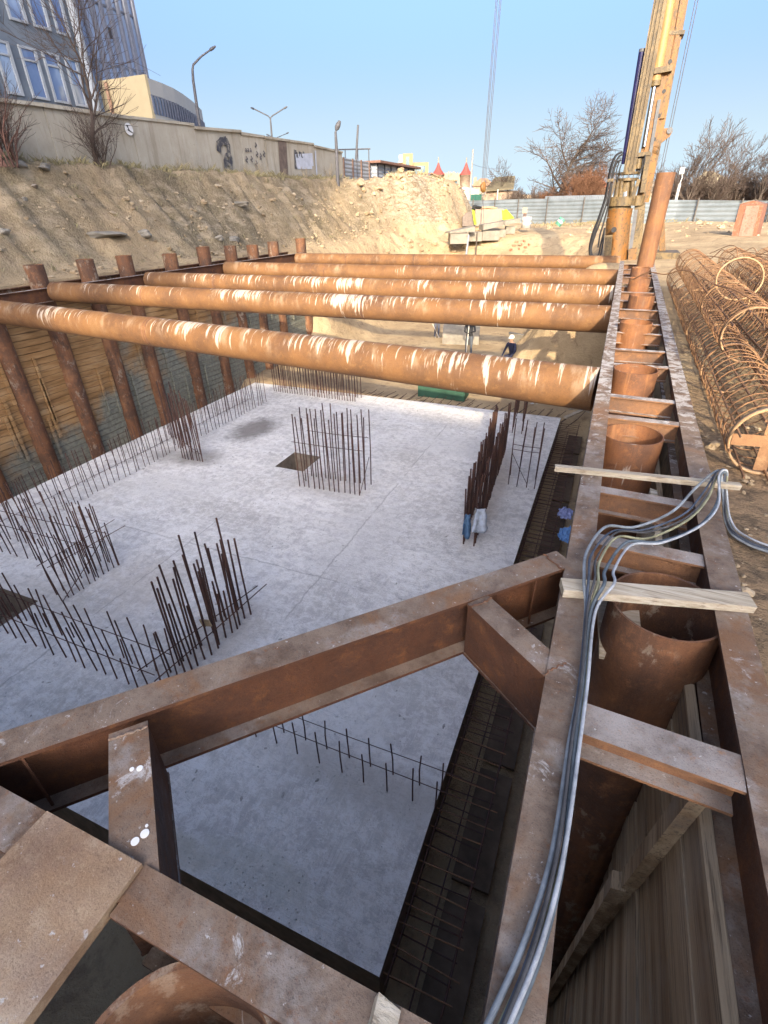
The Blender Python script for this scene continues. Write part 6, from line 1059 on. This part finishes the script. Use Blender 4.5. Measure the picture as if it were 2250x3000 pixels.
def body(sit=False, arms='front', bend=0):
    J = {}; R = {}; E = []
    def add(k, p, r, par=None):
        J[k] = p; R[k] = r
        if par: E.append((par, k))
    hz = .55 if sit else .94
    add('pelvis', (0, 0, hz), (.155, .12)); b = bend
    add('waist', (0, -.10 * b, hz + .16), (.145, .11), 'pelvis'); add('chest', (0, -.26 * b, hz + .38), (.175, .125), 'waist'); add('collar', (0, -.36 * b, hz + .53), (.12, .09), 'chest'); add('neck', (0, -.40 * b, hz + .60), .055, 'collar'); add('jaw', (0, -.45 * b - .015, hz + .67), (.075, .085), 'neck'); add('brow', (0, -.49 * b, hz + .76), (.085, .10), 'jaw'); add('crown', (0, -.50 * b + .01, hz + .84), (.06, .07), 'brow')
    for s, n_ in ((-1, 'l'), (1, 'r')):
        add(n_ + 'hip', (s * .10, 0, hz - .06), .10, 'pelvis')
        if sit: add(n_ + 'knee', (s * .15, -.36, .52), .065, n_ + 'hip'); add(n_ + 'ankle', (s * .15, -.30, .10), .045, n_ + 'knee')
        else: add(n_ + 'knee', (s * .12, -.03, .50), .066, n_ + 'hip'); add(n_ + 'ankle', (s * .13, .01, .10), .047, n_ + 'knee')
        a = J[n_ + 'ankle']; add(n_ + 'toe', (a[0] * 1.1, a[1] - .17, .045), (.045, .035), n_ + 'ankle')
        c = J['collar']; add(n_ + 'shoulder', (s * .20, c[1], c[2] - .03), .075, 'collar')
        if arms == 'front': el = (s * .27, c[1] - .10, c[2] - .30); wr = (s * .07, c[1] - .33, c[2] - .30 + .04 * s)
        else: el = (s * .29, c[1] - .06, c[2] - .30); wr = (s * .24, c[1] - .26, c[2] - .48)
        add(n_ + 'elbow', el, .053, n_ + 'shoulder'); add(n_ + 'wrist', wr, .034, n_ + 'elbow')
        d = Vector((0, -.6, -.8)) if arms != 'front' else Vector((-s * .9, -.35, -.1)); d.normalize(); pm = Vector(wr) + d * .06; add(n_ + 'palm', tuple(pm), (.035, .02), n_ + 'wrist'); sd = d.cross(Vector((0, 0, 1))).normalized()
        for f in range(4): off = Vector((0, 0, 1)) * (.021 * (f - 1.5)) if arms == 'front' else sd * (.021 * (f - 1.5)); t1 = pm + d * .04 + off; t2 = t1 + d * (.03, .036, .033, .024)[f] + Vector((0, .012, -.012)); add(n_ + 'f%da' % f, tuple(t1), .010, n_ + 'palm'); add(n_ + 'f%db' % f, tuple(t2), .008, n_ + 'f%da' % f)
        th = pm + Vector((0, 0, .04)) + d * .005; add(n_ + 'tha', tuple(th), .011, n_ + 'palm'); add(n_ + 'thb', tuple(th + d * .03), .009, n_ + 'tha')
    return J, R, E, hz
def face_kids(o, hz, b, capcol, cap='helmet'):
    y = -.49 * b; z = hz + .80
    mb = MB(); mb.lathe([(0, .125), (.06, .115), (.105, .07), (.122, 0), (.13, -.012), (.118, -.012)], (0, y, z), 20); mb.box((0, y - .13, z - .012), (.16, .09, .012)); mb.build(cap, plain(cap + '_' + str(int(capcol[0] * 100)), capcol, .5, .05), o)
    fm = bpy.data.materials.get('eye_dark') or plain('eye_dark', (.03, .02, .02), .4)
    for s in (-1, 1): mb = MB(); mb.blob((s * .032, y - .098, hz + .755), (.012, .008, .008), 1, .05, 1); mb.build('eye', fm, o)
    sk = bpy.data.materials.get('skin_tone') or plain('skin_tone', (.45, .27, .19), .6); mb = MB(); mb.blob((0, y - .108, hz + .725), (.014, .02, .022), 2, .05, 1); mb.build('nose', sk, o)
    mb = MB(); mb.box((0, y - .10, hz + .685), (.045, .012, .008)); mb.build('mouth', plain('lip_tone', (.33, .14, .11), .6) if 'lip_tone' not in bpy.data.materials else bpy.data.materials['lip_tone'], o)
    for s in (-1, 1): mb = MB(); mb.blob((s * .088, y + .005, hz + .745), (.012, .022, .034), 3, .05, 1); mb.build('ear', sk, o)
p = dz(*W(382, 342), zf); J, R, E, hz = body(False, 'front', .12)
wk = person('person', 'worker in dark clothes with an orange cap standing on the pit floor holding a pole', (p[0], p[1], zf + .02, .25), J, R, E, cloth_mat('dark_work_clothes', (.035, .037, .042), (.10, .115, .14)), lambda o: face_kids(o, hz, .12, (.62, .16, .06), 'cap'))
mb = MB(); mb.tube([(p[0] - .02, p[1] - .40, zf), (p[0] + .03, p[1] - .36, zf + 1.75)], .022, 8); o = mb.build('tool_pole', plain('pale_pole', (.62, .58, .52), .7)); tag(o, 'pale pole held upright by the standing worker', 'pole')
p = dz(*W(770, 470), zf); J, R, E, hz = body(True, 'down', .35)
person('person', 'seated worker in a navy jacket and white hard hat seen over the nearest strut', (p[0], p[1], zf + .1, -.5), J, R, E, cloth_mat('navy_work_clothes', (.03, .035, .075), (.04, .045, .08), zt=(.55, 1.12, .10)), lambda o: face_kids(o, hz, .35, (.78, .77, .74)))
mb = MB(); mb.box((p[0], p[1], zf + .24), (.6, .5, .42)); o = mb.build('concrete_block', M['conc']); tag(o, 'rough block the seated worker sits on', 'concrete block')
p = dz(*W(90, 188), zf); J, R, E, hz = body(False, 'front', .1)
person('person', 'worker in blue work clothes whose legs show under the second strut', (p[0], p[1], zf + .02, .9), J, R, E, cloth_mat('blue_work_clothes', (.10, .16, .26), (.11, .12, .16), (.4, .36, .3)), lambda o: face_kids(o, hz, .1, (.55, .25, .08), 'cap'))
A, B = Vector(dz(*W(115, 190), zf)), Vector(dy(*W(55, 60), p[1] - .4)); mb = MB(); mb.tube([A, B], .025, 8); o = mb.build('tool_pole', bpy.data.materials['pale_pole']); tag(o, 'pale pole beside the legs of the worker in blue', 'pole')
